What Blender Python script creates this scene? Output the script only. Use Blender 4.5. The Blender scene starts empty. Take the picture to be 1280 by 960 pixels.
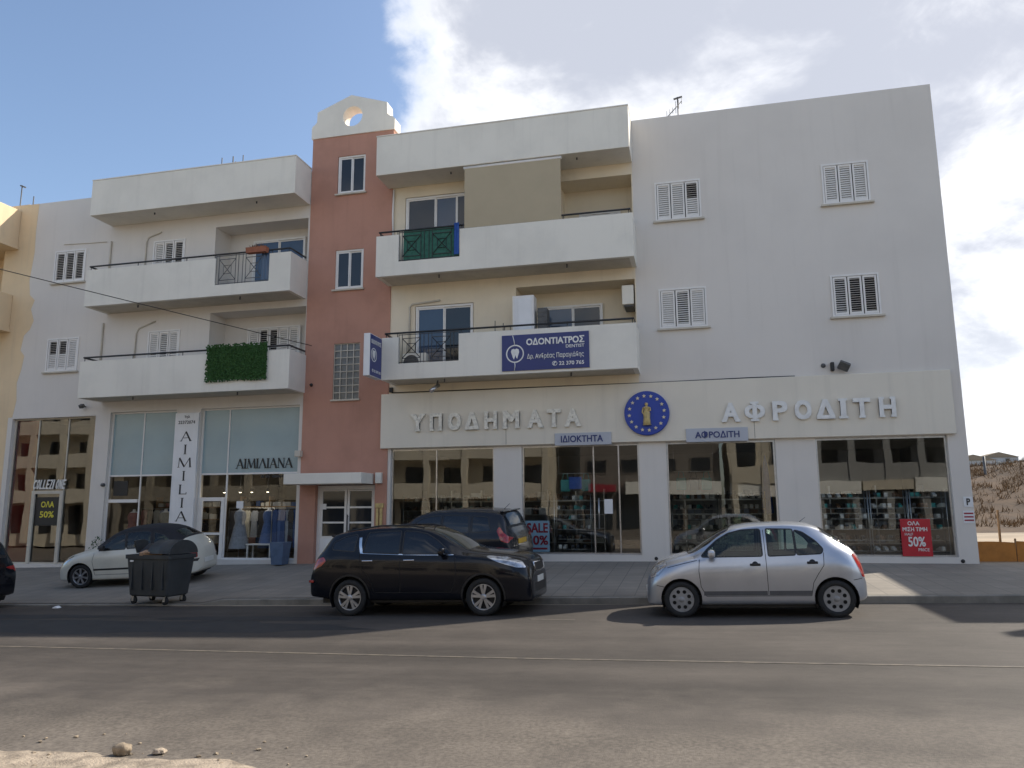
import bpy, bmesh, math, random
import numpy as np
from mathutils import Vector, Matrix
from mathutils.geometry import tessellate_polygon
random.seed(7)
SC = bpy.context.scene
COL = SC.collection
R = math.radians

# ---------------------------------------------------------------- camera, sky, sun, exposure
cam_d = bpy.data.cameras.new('camera'); cam = bpy.data.objects.new('camera', cam_d); COL.objects.link(cam)
cam.location = (0, 0, 1.9)
cam_d.sensor_width = 36.0; cam_d.lens = 36.0 * 945.0 / 1280.0
cam_d.clip_end = 5000; cam_d.clip_start = 0.05
_p, _y, _r = R(9.328), R(13.447), R(-0.381)
_d = Vector((-math.sin(_y) * math.cos(_p), math.cos(_y) * math.cos(_p), math.sin(_p)))
_rt = Vector((math.cos(_y), math.sin(_y), 0)); _up = _rt.cross(_d)
_r2 = _rt * math.cos(_r) + _up * math.sin(_r); _u2 = -_rt * math.sin(_r) + _up * math.cos(_r)
cam.rotation_euler = Matrix((_r2, _u2, -_d)).transposed().to_euler()
SC.camera = cam

KX, KY = 0.953, 0.746                      # shadow run per metre of height
SUN_EL = math.atan(1 / math.hypot(KX, KY)); SUN_AZ = math.atan2(KX, KY)   # azimuth from +Y towards +X
sun_d = bpy.data.lights.new('sun', 'SUN'); sun_d.energy = 4.7; sun_d.angle = R(0.55); sun_d.color = (1.0, 0.93, 0.82)
sun = bpy.data.objects.new('sun', sun_d); COL.objects.link(sun); sun.location = (20, 20, 40)
sun.rotation_euler = Vector((-KX, -KY, -1)).to_track_quat('-Z', 'Y').to_euler()
SC.view_settings.view_transform = 'Standard'; SC.view_settings.look = 'None'
SC.view_settings.exposure = 0.47; SC.view_settings.gamma = 1.0; SC.view_settings.use_curve_mapping = False
SC.cycles.max_bounces = 8; SC.cycles.transparent_max_bounces = 16
SC.cycles.use_denoising = True

def build_world():
    w = bpy.data.worlds.new('World'); SC.world = w; w.use_nodes = True
    nt = w.node_tree; N = nt.nodes; L = nt.links; N.clear()
    def n(t, **k):
        x = N.new(t)
        for a, b in k.items(): setattr(x, a, b)
        return x
    def math_(op, a, b=None, clamp=False):
        m = n('ShaderNodeMath', operation=op, use_clamp=clamp)
        for i, v in enumerate((a, b)):
            if v is None: continue
            if isinstance(v, (int, float)): m.inputs[i].default_value = v
            else: L.new(v, m.inputs[i])
        return m.outputs[0]
    def sstep(v, lo, hi):
        m = n('ShaderNodeMapRange', interpolation_type='SMOOTHSTEP'); L.new(v, m.inputs[0])
        m.inputs[1].default_value = lo; m.inputs[2].default_value = hi
        return m.outputs[0]
    sky = n('ShaderNodeTexSky', sky_type='NISHITA', sun_disc=False)
    sky.sun_elevation = SUN_EL; sky.sun_rotation = SUN_AZ; sky.air_density = 1.0; sky.dust_density = 1.6; sky.ozone_density = 1.5
    tc = n('ShaderNodeTexCoord'); D = tc.outputs['Generated']
    def dot(vec):
        m = n('ShaderNodeVectorMath', operation='DOT_PRODUCT'); L.new(D, m.inputs[0]); m.inputs[1].default_value = vec
        return m.outputs['Value']
    z = dot((0, 0, 1)); side = dot((math.cos(_y), math.sin(_y), 0)); fwd = dot((-math.sin(_y), math.cos(_y), 0))
    zz = math_('ADD', math_('MAXIMUM', z, 0.0), 0.38)
    vm = n('ShaderNodeVectorMath', operation='SCALE'); L.new(D, vm.inputs[0]); L.new(math_('DIVIDE', 1.0, zz), vm.inputs['Scale'])
    def noise(scale, detail, rough, dist, off):
        mp = n('ShaderNodeMapping'); mp.inputs['Location'].default_value = off; L.new(vm.outputs[0], mp.inputs[0])
        t = n('ShaderNodeTexNoise'); L.new(mp.outputs[0], t.inputs['Vector'])
        t.inputs['Scale'].default_value = scale; t.inputs['Detail'].default_value = detail
        t.inputs['Roughness'].default_value = rough; t.inputs['Distortion'].default_value = dist
        return t.outputs['Fac']
    n1 = noise(1.15, 9, 0.58, 0.2, (3.1, 1.7, 0.4)); n2 = noise(1.7, 7, 0.6, 0.3, (7.7, 4.2, 2.0)); n3 = noise(5.5, 8, 0.6, 0.4, (1.3, 9.2, 3.0))
    # coverage: clear on the left of the street, cloud bank to the right
    cover = sstep(side, -0.30, 0.0)
    back = sstep(fwd, -0.25, 0.15)
    cov = math_('ADD', math_('MULTIPLY', math_('SUBTRACT', cover, 0.25), math_('MULTIPLY', back, 0.36)), math_('MULTIPLY', math_('SUBTRACT', 1.0, back), 0.08))
    base = math_('ADD', math_('ADD', math_('MULTIPLY', n1, 0.75), math_('MULTIPLY', n3, 0.25)), cov)
    dens = sstep(base, 0.585, 0.70)
    thick = sstep(math_('ADD', math_('ADD', math_('MULTIPLY', n2, 0.7), math_('MULTIPLY', n3, 0.3)), math_('ADD', math_('MULTIPLY', z, 0.10), math_('MULTIPLY', sstep(side, 0.2, 0.5), 0.07))), 0.435, 0.61)
    edge = sstep(base, 0.60, 0.76)
    grey = math_('MULTIPLY', thick, edge)
    mc = n('ShaderNodeMix', data_type='RGBA'); L.new(grey, mc.inputs[0])
    mc.inputs[6].default_value = (6.6, 6.6, 6.65, 1); mc.inputs[7].default_value = (3.1, 3.25, 3.7, 1)
    # low haze towards the right-hand horizon
    hz = math_('MULTIPLY', math_('SUBTRACT', 1.0, sstep(z, 0.02, 0.25)), sstep(side, -0.05, 0.45))
    mh = n('ShaderNodeMix', data_type='RGBA'); L.new(math_('MULTIPLY', hz, 0.85), mh.inputs[0]); L.new(mc.outputs[2], mh.inputs[6])
    mh.inputs[7].default_value = (5.6, 5.8, 6.1, 1)
    ms = n('ShaderNodeMix', data_type='RGBA'); L.new(math_('MAXIMUM', math_('MULTIPLY', dens, 0.94), math_('MULTIPLY', hz, 0.9)), ms.inputs[0])
    tint = n('ShaderNodeMix', data_type='RGBA', blend_type='MULTIPLY'); tint.inputs[0].default_value = 1.0
    L.new(sky.outputs[0], tint.inputs[6]); tint.inputs[7].default_value = (1.0, 1.0, 1.0, 1)
    L.new(tint.outputs[2], ms.inputs[6]); L.new(mh.outputs[2], ms.inputs[7])
    bg = n('ShaderNodeBackground'); bg.inputs['Strength'].default_value = 0.15; L.new(ms.outputs[2], bg.inputs[0])
    out = n('ShaderNodeOutputWorld'); L.new(bg.outputs[0], out.inputs[0])
build_world()

# ---------------------------------------------------------------- materials
def mat(name, col, rough=0.6, metal=0.0, var=0.0, vscale=3.0, bump=0.0, bscale=40.0, spec=0.5, coat=0.0, streak=0.0, dirt=None, emit=None, detail=6):
    m = bpy.data.materials.new(name); m.use_nodes = True
    nt = m.node_tree; b = nt.nodes['Principled BSDF']; L = nt.links
    b.inputs['Base Color'].default_value = (*col, 1); b.inputs['Roughness'].default_value = rough
    b.inputs['Metallic'].default_value = metal; b.inputs['Specular IOR Level'].default_value = spec
    b.inputs['Coat Weight'].default_value = coat; b.inputs['Coat Roughness'].default_value = 0.03
    if emit: b.inputs['Emission Color'].default_value = (*emit[0], 1); b.inputs['Emission Strength'].default_value = emit[1]
    geo = nt.nodes.new('ShaderNodeNewGeometry')
    def noise(s, d, vec=None, rough=0.6):
        t = nt.nodes.new('ShaderNodeTexNoise'); t.inputs['Scale'].default_value = s; t.inputs['Detail'].default_value = d; t.inputs['Roughness'].default_value = rough
        L.new(vec or geo.outputs['Position'], t.inputs['Vector']); return t.outputs['Fac']
    cur = None
    def mixcol(fac, a, bcol):
        x = nt.nodes.new('ShaderNodeMix'); x.data_type = 'RGBA'; L.new(fac, x.inputs[0])
        if a is None: x.inputs[6].default_value = (*col, 1)
        else: L.new(a, x.inputs[6])
        x.inputs[7].default_value = (*bcol, 1); return x.outputs[2]
    def ramp(v, lo, hi, top=1.0):
        r = nt.nodes.new('ShaderNodeMapRange'); r.interpolation_type = 'SMOOTHSTEP'; L.new(v, r.inputs[0]); r.inputs[1].default_value = lo; r.inputs[2].default_value = hi; r.inputs[4].default_value = top
        return r.outputs[0]
    if var:
        cur = mixcol(ramp(noise(vscale, detail), 0.38, 0.68), cur, tuple(c * (1 - var) for c in col))
    if streak:
        mp = nt.nodes.new('ShaderNodeMapping'); mp.inputs['Scale'].default_value = (2.6, 2.6, 0.16); L.new(geo.outputs['Position'], mp.inputs[0])
        cur = mixcol(ramp(noise(1.6, 5, mp.outputs[0]), 0.5, 0.78, streak), cur, dirt or (0.32, 0.29, 0.25))
    if cur is not None: L.new(cur, b.inputs['Base Color'])
    if bump:
        bp = nt.nodes.new('ShaderNodeBump'); bp.inputs['Strength'].default_value = bump; bp.inputs['Distance'].default_value = 0.02
        L.new(noise(bscale, 4), bp.inputs['Height']); L.new(bp.outputs[0], b.inputs['Normal'])
    return m

def glass(name, tint=(0.8, 0.85, 0.85), fres=1.9, rough=0.0):
    m = bpy.data.materials.new(name); m.use_nodes = True; nt = m.node_tree; nt.nodes.clear(); L = nt.links
    tr = nt.nodes.new('ShaderNodeBsdfTransparent'); tr.inputs[0].default_value = (*tint, 1)
    gl = nt.nodes.new('ShaderNodeBsdfGlossy'); gl.inputs['Roughness'].default_value = rough; gl.inputs[0].default_value = (0.95, 0.95, 0.93, 1)
    geo = nt.nodes.new('ShaderNodeNewGeometry'); nz = nt.nodes.new('ShaderNodeTexNoise'); nz.inputs['Scale'].default_value = 0.9; nz.inputs['Detail'].default_value = 1
    L.new(geo.outputs['Position'], nz.inputs['Vector'])
    bp = nt.nodes.new('ShaderNodeBump'); bp.inputs['Strength'].default_value = 0.05; bp.inputs['Distance'].default_value = 0.05; L.new(nz.outputs['Fac'], bp.inputs['Height']); L.new(bp.outputs[0], gl.inputs['Normal'])
    fr = nt.nodes.new('ShaderNodeFresnel'); fr.inputs[0].default_value = fres
    mx = nt.nodes.new('ShaderNodeMixShader'); L.new(fr.outputs[0], mx.inputs[0]); L.new(tr.outputs[0], mx.inputs[1]); L.new(gl.outputs[0], mx.inputs[2])
    o = nt.nodes.new('ShaderNodeOutputMaterial'); L.new(mx.outputs[0], o.inputs[0])
    return m

M = {}
M['white'] = mat('white_wall_paint', (0.72, 0.675, 0.62), 0.85, var=0.05, vscale=0.45, bump=0.12, bscale=60, streak=0.09, spec=0.2)
M['white2'] = mat('parapet_paint', (0.83, 0.79, 0.70), 0.85, var=0.08, vscale=0.8, bump=0.12, bscale=60, streak=0.13, spec=0.2)
M['cream'] = mat('cream_wall_paint', (0.80, 0.70, 0.54), 0.85, var=0.07, vscale=0.8, bump=0.12, bscale=60, streak=0.15, spec=0.2)
M['fascia'] = mat('fascia_cream_paint', (0.775, 0.715, 0.605), 0.8, var=0.05, vscale=0.6, bump=0.08, bscale=60, streak=0.12, spec=0.25)
M['terra'] = mat('terracotta_paint', (0.51, 0.275, 0.205), 0.9, var=0.14, vscale=0.8, bump=0.2, bscale=70, streak=0.2, dirt=(0.30, 0.16, 0.12), spec=0.15)
M['yellow'] = mat('ochre_wall_paint', (0.80, 0.62, 0.40), 0.9, var=0.08, vscale=0.8, bump=0.15, bscale=60, streak=0.2, spec=0.15)
M['upvc'] = mat('white_aluminium', (0.80, 0.775, 0.74), 0.4, var=0.05, vscale=4)
M['cornice'] = mat('stone_trim', (0.6, 0.55, 0.46), 0.8, var=0.12, vscale=3)
M['shutter'] = mat('shutter_white', (0.80, 0.77, 0.73), 0.5, var=0.06, vscale=6)
M['dark'] = mat('dark_void', (0.02, 0.02, 0.022), 0.7, var=0.3)
M['pane'] = mat('window_pane', (0.022, 0.026, 0.032), 0.04, spec=0.55, var=0.2, vscale=0.5)
M['pane_blue'] = mat('blue_window_pane', (0.045, 0.075, 0.13), 0.05, spec=0.6, var=0.2, vscale=0.5)
M['curtain'] = mat('pale_curtain_pane', (0.30, 0.34, 0.40), 0.15, spec=0.8, var=0.3, vscale=1.5)
M['black_iron'] = mat('black_iron', (0.025, 0.025, 0.027), 0.45, var=0.3, vscale=8)
M['grey_iron'] = mat('grey_iron', (0.10, 0.10, 0.10), 0.5, var=0.3, vscale=8)
M['steel'] = mat('brushed_steel', (0.55, 0.55, 0.55), 0.3, 0.9, var=0.15, vscale=9)
M['teal_film'] = mat('frosted_teal_film', (0.30, 0.41, 0.445), 0.12, spec=0.8, var=0.10, vscale=0.5)
M['shop_glass'] = glass('shop_glass', (0.80, 0.83, 0.81), 2.05)
M['clothes_glass'] = glass('clothes_shop_glass', (0.88, 0.90, 0.89), 1.5)
M['clear_glass'] = glass('car_clear_glass', (0.55, 0.66, 0.60), 1.6)
M['tint_glass'] = mat('car_tinted_glass', (0.012, 0.016, 0.024), 0.03, spec=0.55, var=0.2, vscale=1)
M['black'] = mat('black_plastic', (0.018, 0.018, 0.019), 0.5, var=0.3, vscale=7)
M['tyre'] = mat('tyre_rubber', (0.022, 0.022, 0.022), 0.8, var=0.3, vscale=15, bump=0.2, bscale=90)
M['white_letter'] = mat('white_acrylic', (0.82, 0.81, 0.78), 0.35, var=0.14, vscale=5)
M['worn_letter'] = mat('weathered_acrylic', (0.86, 0.82, 0.72), 0.4, var=0.30, vscale=12)
M['sign_blue'] = mat('navy_sign_vinyl', (0.022, 0.035, 0.17), 0.35, var=0.08, vscale=2)
M['eu_blue'] = mat('royal_blue_paint', (0.018, 0.055, 0.36), 0.4, var=0.1, vscale=3)
M['gold'] = mat('gold_paint', (0.62, 0.47, 0.20), 0.45, var=0.3, vscale=12)
M['star'] = mat('pale_gold_paint', (0.78, 0.68, 0.46), 0.45, var=0.15, vscale=12)
M['grey_sign'] = mat('pale_grey_sign', (0.46, 0.48, 0.53), 0.4, var=0.05, vscale=3)
M['navy_text'] = mat('navy_lettering', (0.03, 0.045, 0.17), 0.5, var=0.1)
M['white_sign'] = mat('white_sign_board', (0.80, 0.80, 0.80), 0.45, var=0.06, vscale=2, streak=0.15)
M['ink'] = mat('black_lettering', (0.015, 0.015, 0.016), 0.5, var=0.1)
M['red_sign'] = mat('red_poster', (0.50, 0.018, 0.03), 0.45, var=0.1, vscale=3)
M['pale_blue'] = mat('pale_blue_poster', (0.38, 0.58, 0.76), 0.45, var=0.08, vscale=3)
M['red_ink'] = mat('dark_red_lettering', (0.33, 0.02, 0.04), 0.5, var=0.1)
M['yellow_ink'] = mat('yellow_lettering', (0.75, 0.66, 0.06), 0.5, var=0.1)
M['bin'] = mat('bin_plastic', (0.040, 0.045, 0.048), 0.55, var=0.25, vscale=3, bump=0.08, bscale=25, streak=0.35, dirt=(0.10, 0.095, 0.085))
M['cardboard'] = mat('cardboard', (0.42, 0.27, 0.17), 0.85, var=0.2, vscale=9)
M['wood'] = mat('timber', (0.30, 0.19, 0.10), 0.6, var=0.3, vscale=5)
M['beige_blind'] = mat('awning_fabric', (0.475, 0.40, 0.28), 0.9, var=0.05, vscale=1.2, spec=0.1)
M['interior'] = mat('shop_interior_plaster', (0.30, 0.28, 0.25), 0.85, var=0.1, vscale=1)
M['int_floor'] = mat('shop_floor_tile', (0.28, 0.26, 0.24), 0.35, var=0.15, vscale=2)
M['green_net'] = mat('green_screen_net', (0.035, 0.14, 0.10), 0.85, var=0.3, vscale=12)
M['leaf'] = mat('artificial_ivy', (0.040, 0.120, 0.024), 0.8, var=0.45, vscale=14)
M['blue_cloth'] = mat('blue_cloth', (0.03, 0.10, 0.38), 0.85, var=0.2, vscale=9)
M['terracotta_pot'] = mat('clay_planter', (0.36, 0.13, 0.07), 0.8, var=0.2, vscale=9)

# ---------------------------------------------------------------- mesh builder
class MB:
    def __init__(s): s.v = []; s.f = []; s.m = []; s.sm = []
    def add(s, vs, fs, mi=0, smooth=False):
        o = len(s.v); s.v += [tuple(v) for v in vs]
        for f in fs: s.f.append(tuple(i + o for i in f)); s.m.append(mi); s.sm.append(smooth)
        return s
    def quad(s, a, b, c, d, mi=0): return s.add([a, b, c, d], [(0, 1, 2, 3)], mi)
    def box(s, x0, x1, y0, y1, z0, z1, mi=0, bev=0.0):
        if bev <= 0:
            v = [(x, y, z) for z in (z0, z1) for y in (y0, y1) for x in (x0, x1)]
            return s.add(v, [(0, 2, 3, 1), (4, 5, 7, 6), (0, 1, 5, 4), (2, 6, 7, 3), (0, 4, 6, 2), (1, 3, 7, 5)], mi)
        b = min(bev, (x1 - x0) / 2.01, (y1 - y0) / 2.01, (z1 - z0) / 2.01)
        bm = bmesh.new(); bmesh.ops.create_cube(bm, size=1)
        for v in bm.verts: v.co = ((x0 + x1) / 2 + v.co.x * (x1 - x0), (y0 + y1) / 2 + v.co.y * (y1 - y0), (z0 + z1) / 2 + v.co.z * (z1 - z0))
        bmesh.ops.bevel(bm, geom=bm.edges[:], offset=b, segments=2, affect='EDGES', profile=0.5)
        s.frombm(bm, mi); bm.free(); return s
    def frombm(s, bm, mi=0, smooth=False, mtx=None):
        bm.verts.index_update()
        return s.add([(mtx @ v.co if mtx else v.co) for v in bm.verts], [[v.index for v in f.verts] for f in bm.faces], mi, smooth)
    def tube(s, pts, r, n=6, mi=0, caps=True, smooth=True):
        P = [Vector(p) for p in pts]; rs = r if isinstance(r, (list, tuple)) else [r] * len(P)
        vs = []; prev = None
        for i, p in enumerate(P):
            t = (P[min(i + 1, len(P) - 1)] - P[max(i - 1, 0)]).normalized()
            if prev is None:
                a = Vector((0, 0, 1)) if abs(t.z) < 0.9 else Vector((1, 0, 0)); u = t.cross(a).normalized()
            else: u = (prev - t * prev.dot(t)).normalized()
            prev = u; w = t.cross(u)
            for k in range(n): a = 2 * math.pi * k / n; vs.append(p + (u * math.cos(a) + w * math.sin(a)) * rs[i])
        fs = [(i * n + k, i * n + (k + 1) % n, (i + 1) * n + (k + 1) % n, (i + 1) * n + k) for i in range(len(P) - 1) for k in range(n)]
        s.add(vs, fs, mi, smooth)
        if caps:
            o = len(s.v) - len(vs)
            s.f.append(tuple(o + k for k in reversed(range(n)))); s.m.append(mi); s.sm.append(False)
            s.f.append(tuple(o + len(vs) - n + k for k in range(n))); s.m.append(mi); s.sm.append(False)
        return s
    def bar(s, a, b, w, mi=0):                     # square bar between two points
        return s.tube([a, b], w * 0.7071, 4, mi, True, False)
    def lathe(s, prof, axis_o, axis='Y', n=24, mi=0, smooth=True):   # prof: (r, t) along axis
        vs = []
        for r, t in prof:
            for k in range(n):
                a = 2 * math.pi * k / n; c, q = r * math.cos(a), r * math.sin(a)
                vs.append({'Y': (axis_o[0] + c, axis_o[1] + t, axis_o[2] + q), 'Z': (axis_o[0] + c, axis_o[1] + q, axis_o[2] + t), 'X': (axis_o[0] + t, axis_o[1] + c, axis_o[2] + q)}[axis])
        fs = [(i * n + k, i * n + (k + 1) % n, (i + 1) * n + (k + 1) % n, (i + 1) * n + k) for i in range(len(prof) - 1) for k in range(n)]
        return s.add(vs, fs, mi, smooth)
    def prism(s, outer, y0, y1, holes=(), mi=0, plane='XZ'):
        loops = [list(outer)] + [list(h) for h in holes]
        flat = [p for l in loops for p in l]
        def P(p, t): return {'XZ': (p[0], t, p[1]), 'XY': (p[0], p[1], t), 'YZ': (t, p[0], p[1])}[plane]
        tri = tessellate_polygon([[Vector((a, b, 0)) for a, b in l] for l in loops]); n = len(flat)
        s.add([P(p, y0) for p in flat] + [P(p, y1) for p in flat], [tuple(t) for t in tri] + [tuple(i + n for i in reversed(t)) for t in tri], mi)
        for l in loops:
            k = len(l)
            s.add([P(p, y0) for p in l] + [P(p, y1) for p in l], [(i, (i + 1) % k, (i + 1) % k + k, i + k) for i in range(k)], mi)
        return s
    def wall(s, x0, x1, z0, z1, y, holes=(), mi=0, rmi=None):     # front sheet facing -Y; holes (x0,x1,z0,z1,depth,closed)
        xs = sorted({x0, x1, *[h[0] for h in holes], *[h[1] for h in holes]}); zs = sorted({z0, z1, *[h[2] for h in holes], *[h[3] for h in holes]})
        xs = [x for x in xs if x0 - 1e-6 <= x <= x1 + 1e-6]; zs = [z for z in zs if z0 - 1e-6 <= z <= z1 + 1e-6]
        for i in range(len(xs) - 1):
            for j in range(len(zs) - 1):
                cx, cz = (xs[i] + xs[i + 1]) / 2, (zs[j] + zs[j + 1]) / 2
                if any(h[0] < cx < h[1] and h[2] < cz < h[3] for h in holes): continue
                s.quad((xs[i], y, zs[j]), (xs[i + 1], y, zs[j]), (xs[i + 1], y, zs[j + 1]), (xs[i], y, zs[j + 1]), mi)
        rm = mi if rmi is None else rmi
        for h in holes:
            a, b, c, d, dp, cl = h; y2 = y + dp
            s.quad((a, y, c), (a, y, d), (a, y2, d), (a, y2, c), rm); s.quad((b, y, d), (b, y, c), (b, y2, c), (b, y2, d), rm)
            s.quad((a, y, d), (b, y, d), (b, y2, d), (a, y2, d), rm); s.quad((b, y, c), (a, y, c), (a, y2, c), (b, y2, c), rm)
            if cl: s.quad((a, y2, c), (b, y2, c), (b, y2, d), (a, y2, d), rm)
        return s
    def build(s, name, mats, parent=None, world=True):
        me = bpy.data.meshes.new(name); off = Vector((0, 0, 0))
        p = parent
        while p is not None and world: off += p.location; p = p.parent
        me.from_pydata([(v[0] - off.x, v[1] - off.y, v[2] - off.z) for v in s.v], [], s.f)
        if not isinstance(mats, (list, tuple)): mats = [mats]
        for m in mats: me.materials.append(M[m] if isinstance(m, str) else m)
        me.polygons.foreach_set('material_index', s.m); me.polygons.foreach_set('use_smooth', s.sm)
        bm = bmesh.new(); bm.from_mesh(me); bmesh.ops.recalc_face_normals(bm, faces=bm.faces); bm.to_mesh(me); bm.free()
        me.update()
        o = bpy.data.objects.new(name, me); COL.objects.link(o)
        if parent is not None: o.parent = parent
        return o

def tag(o, label=None, cat=None, group=None, kind=None):
    if label: o['label'] = label
    if cat: o['category'] = cat
    if group: o['group'] = group
    if kind: o['kind'] = kind
    return o
def thing(name, label, cat, loc=(0, 0, 0), group=None):
    o = bpy.data.objects.new(name, None); COL.objects.link(o); o.location = loc; o.empty_display_size = 0.2
    return tag(o, label, cat, group)
def single(mb, name, mats, label, cat, group=None, base=None):   # a thing that is one mesh, origin at its base
    vs = np.array(mb.v); b = base or ((vs[:, 0].min() + vs[:, 0].max()) / 2, (vs[:, 1].min() + vs[:, 1].max()) / 2, vs[:, 2].min())
    mb.v = [(v[0] - b[0], v[1] - b[1], v[2] - b[2]) for v in mb.v]
    o = mb.build(name, mats); o.location = b
    return tag(o, label, cat, group)
def copy_tree(o, parent=None):
    c = o.copy(); COL.objects.link(c)
    if parent is not None: c.parent = parent
    for ch in o.children: copy_tree(ch, c)
    return c

def text_to(mb, body, x0, x1, z0, z1, y, depth=0.01, bold=0.0, mi=0):
    """lettering fitted into the rectangle x0..x1, z0..z1 on the plane y, standing out towards -Y; bold thickens the strokes"""
    c = bpy.data.curves.new('lettering', 'FONT'); c.body = body.translate(str.maketrans('ΑΒΕΖΗΙΚΜΝΟΡΤΥΧ', 'ABEZHIKMNOPTYX')); c.resolution_u = 3; c.extrude = 0.05; c.fill_mode = 'BOTH'
    o = bpy.data.objects.new('lettering', c); COL.objects.link(o); bpy.context.view_layer.update()
    me = o.to_mesh(); vs = np.array([v.co[:] for v in me.vertices]); fs = [tuple(p.vertices) for p in me.polygons]
    lo, hi = vs.min(0), vs.max(0); b = bold * (z1 - z0) * 1.1
    sx = (x1 - x0 - 2 * b) / max(hi[0] - lo[0], 1e-6); sz = (z1 - z0 - 2 * b) / max(hi[1] - lo[1], 1e-6)
    for k, (ox, oz) in enumerate(((-1, -1), (1, -1), (1, 1), (-1, 1), (0, 0)) if b else ((0, 0),)):
        V = []; F = []
        for n, f in enumerate(fs):
            zs = [vs[i][2] for i in f]
            if max(zs) < 0: continue                     # no back faces
            d = 1.2e-5 * n if min(zs) > 0 else 0.0       # overlapping outlines must not share a plane
            F.append(tuple(range(len(V), len(V) + len(f))))
            V += [(x0 + b + ox * b + (vs[i][0] - lo[0]) * sx, y + (-depth - .0006 * k - d if vs[i][2] > 0 else -.0004), z0 + b + oz * b + (vs[i][1] - lo[1]) * sz) for i in f]
        mb.add(V, F, mi)
    o.to_mesh_clear(); bpy.data.objects.remove(o); bpy.data.curves.remove(c)

# ---------------------------------------------------------------- terrain heights
def road_z(x): return 0.11 + 0.025 * (min(max(x, -45), 28) + 1.5)
_BX = [-60, -45, -21.6, -11.2, -8.4, -5.75, -0.76, 6.4, 12, 28, 60]; _BZ = [-0.95, -0.46, 0.13, 0.37, 0.42, 0.48, 0.53, 0.54, 0.60, 0.85, 0.9]
def base_z(x): return float(np.interp(x, _BX, _BZ))
def kerb_h(x): return float(np.interp(x, [-30, -10.45, -9.9, 30], [0.035, 0.035, 0.13, 0.13]))
YK = 14.68
def walk_z(x, y):
    a = road_z(x) + kerb_h(x); t = min(max((y - YK) / (20.2 - YK), 0), 1)
    return a + (base_z(x) - a) * t
def ground_z(x, y): return road_z(x) if y < YK else walk_z(x, y)

# ================================================================ SETTING
def sheet(name, xs, ys, zf, m, smooth=True):
    mb = MB(); n = len(xs)
    mb.add([(x, y, zf(x, y)) for y in ys for x in xs], [(j * n + i, j * n + i + 1, (j + 1) * n + i + 1, (j + 1) * n + i) for j in range(len(ys) - 1) for i in range(n - 1)], 0, smooth)
    o = mb.build(name, m); tag(o, kind='structure'); return o
def hn(x, y, s=1.0):
    return (math.sin(x * 0.9 * s + 1.3) * math.cos(y * 1.1 * s) + 0.6 * math.sin(x * 2.3 * s + y * 1.7 * s) + 0.4 * math.sin(x * 4.1 * s - y * 3.7 * s + 2.0)) / 2.0
def sst(v, a, b):
    t = min(max((v - a) / (b - a), 0), 1); return t * t * (3 - 2 * t)

def asphalt_mat():
    m = bpy.data.materials.new('asphalt'); m.use_nodes = True; nt = m.node_tree; b = nt.nodes['Principled BSDF']; L = nt.links
    g = nt.nodes.new('ShaderNodeNewGeometry')
    def noise(scale, detail, sc=(1, 1, 1), rough=0.6):
        mp = nt.nodes.new('ShaderNodeMapping'); mp.inputs['Scale'].default_value = sc; L.new(g.outputs['Position'], mp.inputs[0])
        t = nt.nodes.new('ShaderNodeTexNoise'); t.inputs['Scale'].default_value = scale; t.inputs['Detail'].default_value = detail; t.inputs['Roughness'].default_value = rough
        L.new(mp.outputs[0], t.inputs['Vector']); return t.outputs['Fac']
    def mr(v, a, bb, c, d):
        r = nt.nodes.new('ShaderNodeMapRange'); L.new(v, r.inputs[0]); r.inputs[1].default_value = a; r.inputs[2].default_value = bb; r.inputs[3].default_value = c; r.inputs[4].default_value = d; return r.outputs[0]
    def mul(a, c):
        x = nt.nodes.new('ShaderNodeMath'); x.operation = 'MULTIPLY'; L.new(a, x.inputs[0]); L.new(c, x.inputs[1]); return x.outputs[0]
    grain = mr(noise(170, 3), 0.3, 0.7, 0.62, 1.40); blotch = mr(noise(0.55, 6), 0.35, 0.68, 0.80, 1.18)
    lanes = mr(noise(0.9, 4, (0.05, 1.0, 1)), 0.36, 0.66, 0.78, 1.22); fine = mr(noise(9, 6, (0.35, 1, 1)), 0.3, 0.7, 0.88, 1.12)
    v = mul(mul(mul(grain, blotch), lanes), fine)
    # pale grit swept towards the near edge of the carriageway
    sx = nt.nodes.new('ShaderNodeSeparateXYZ'); L.new(g.outputs['Position'], sx.inputs[0])
    yy = nt.nodes.new('ShaderNodeMath'); yy.operation = 'ADD'; L.new(sx.outputs[1], yy.inputs[0]); L.new(mr(noise(0.7, 5), 0.3, 0.7, -1.1, 1.1), yy.inputs[1])
    grit = mul(mr(yy.outputs[0], 5.0, 7.6, 0.75, 0.0), mr(noise(28, 5), 0.35, 0.7, 0.3, 1.0))
    mx = nt.nodes.new('ShaderNodeMix'); mx.data_type = 'RGBA'; mx.blend_type = 'MULTIPLY'; mx.inputs[0].default_value = 1
    mx.inputs[6].default_value = (0.073, 0.062, 0.0525, 1)
    cb = nt.nodes.new('ShaderNodeCombineColor')
    for i in range(3): L.new(v, cb.inputs[i])
    L.new(cb.outputs[0], mx.inputs[7])
    m2 = nt.nodes.new('ShaderNodeMix'); m2.data_type = 'RGBA'; L.new(grit, m2.inputs[0]); L.new(mx.outputs[2], m2.inputs[6]); m2.inputs[7].default_value = (0.30, 0.255, 0.205, 1)
    L.new(m2.outputs[2], b.inputs['Base Color']); b.inputs['Roughness'].default_value = 0.72; b.inputs['Specular IOR Level'].default_value = 0.35
    bp = nt.nodes.new('ShaderNodeBump'); bp.inputs['Strength'].default_value = 0.5; bp.inputs['Distance'].default_value = 0.012
    L.new(noise(150, 3), bp.inputs['Height']); L.new(bp.outputs[0], b.inputs['Normal'])
    return m
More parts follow.
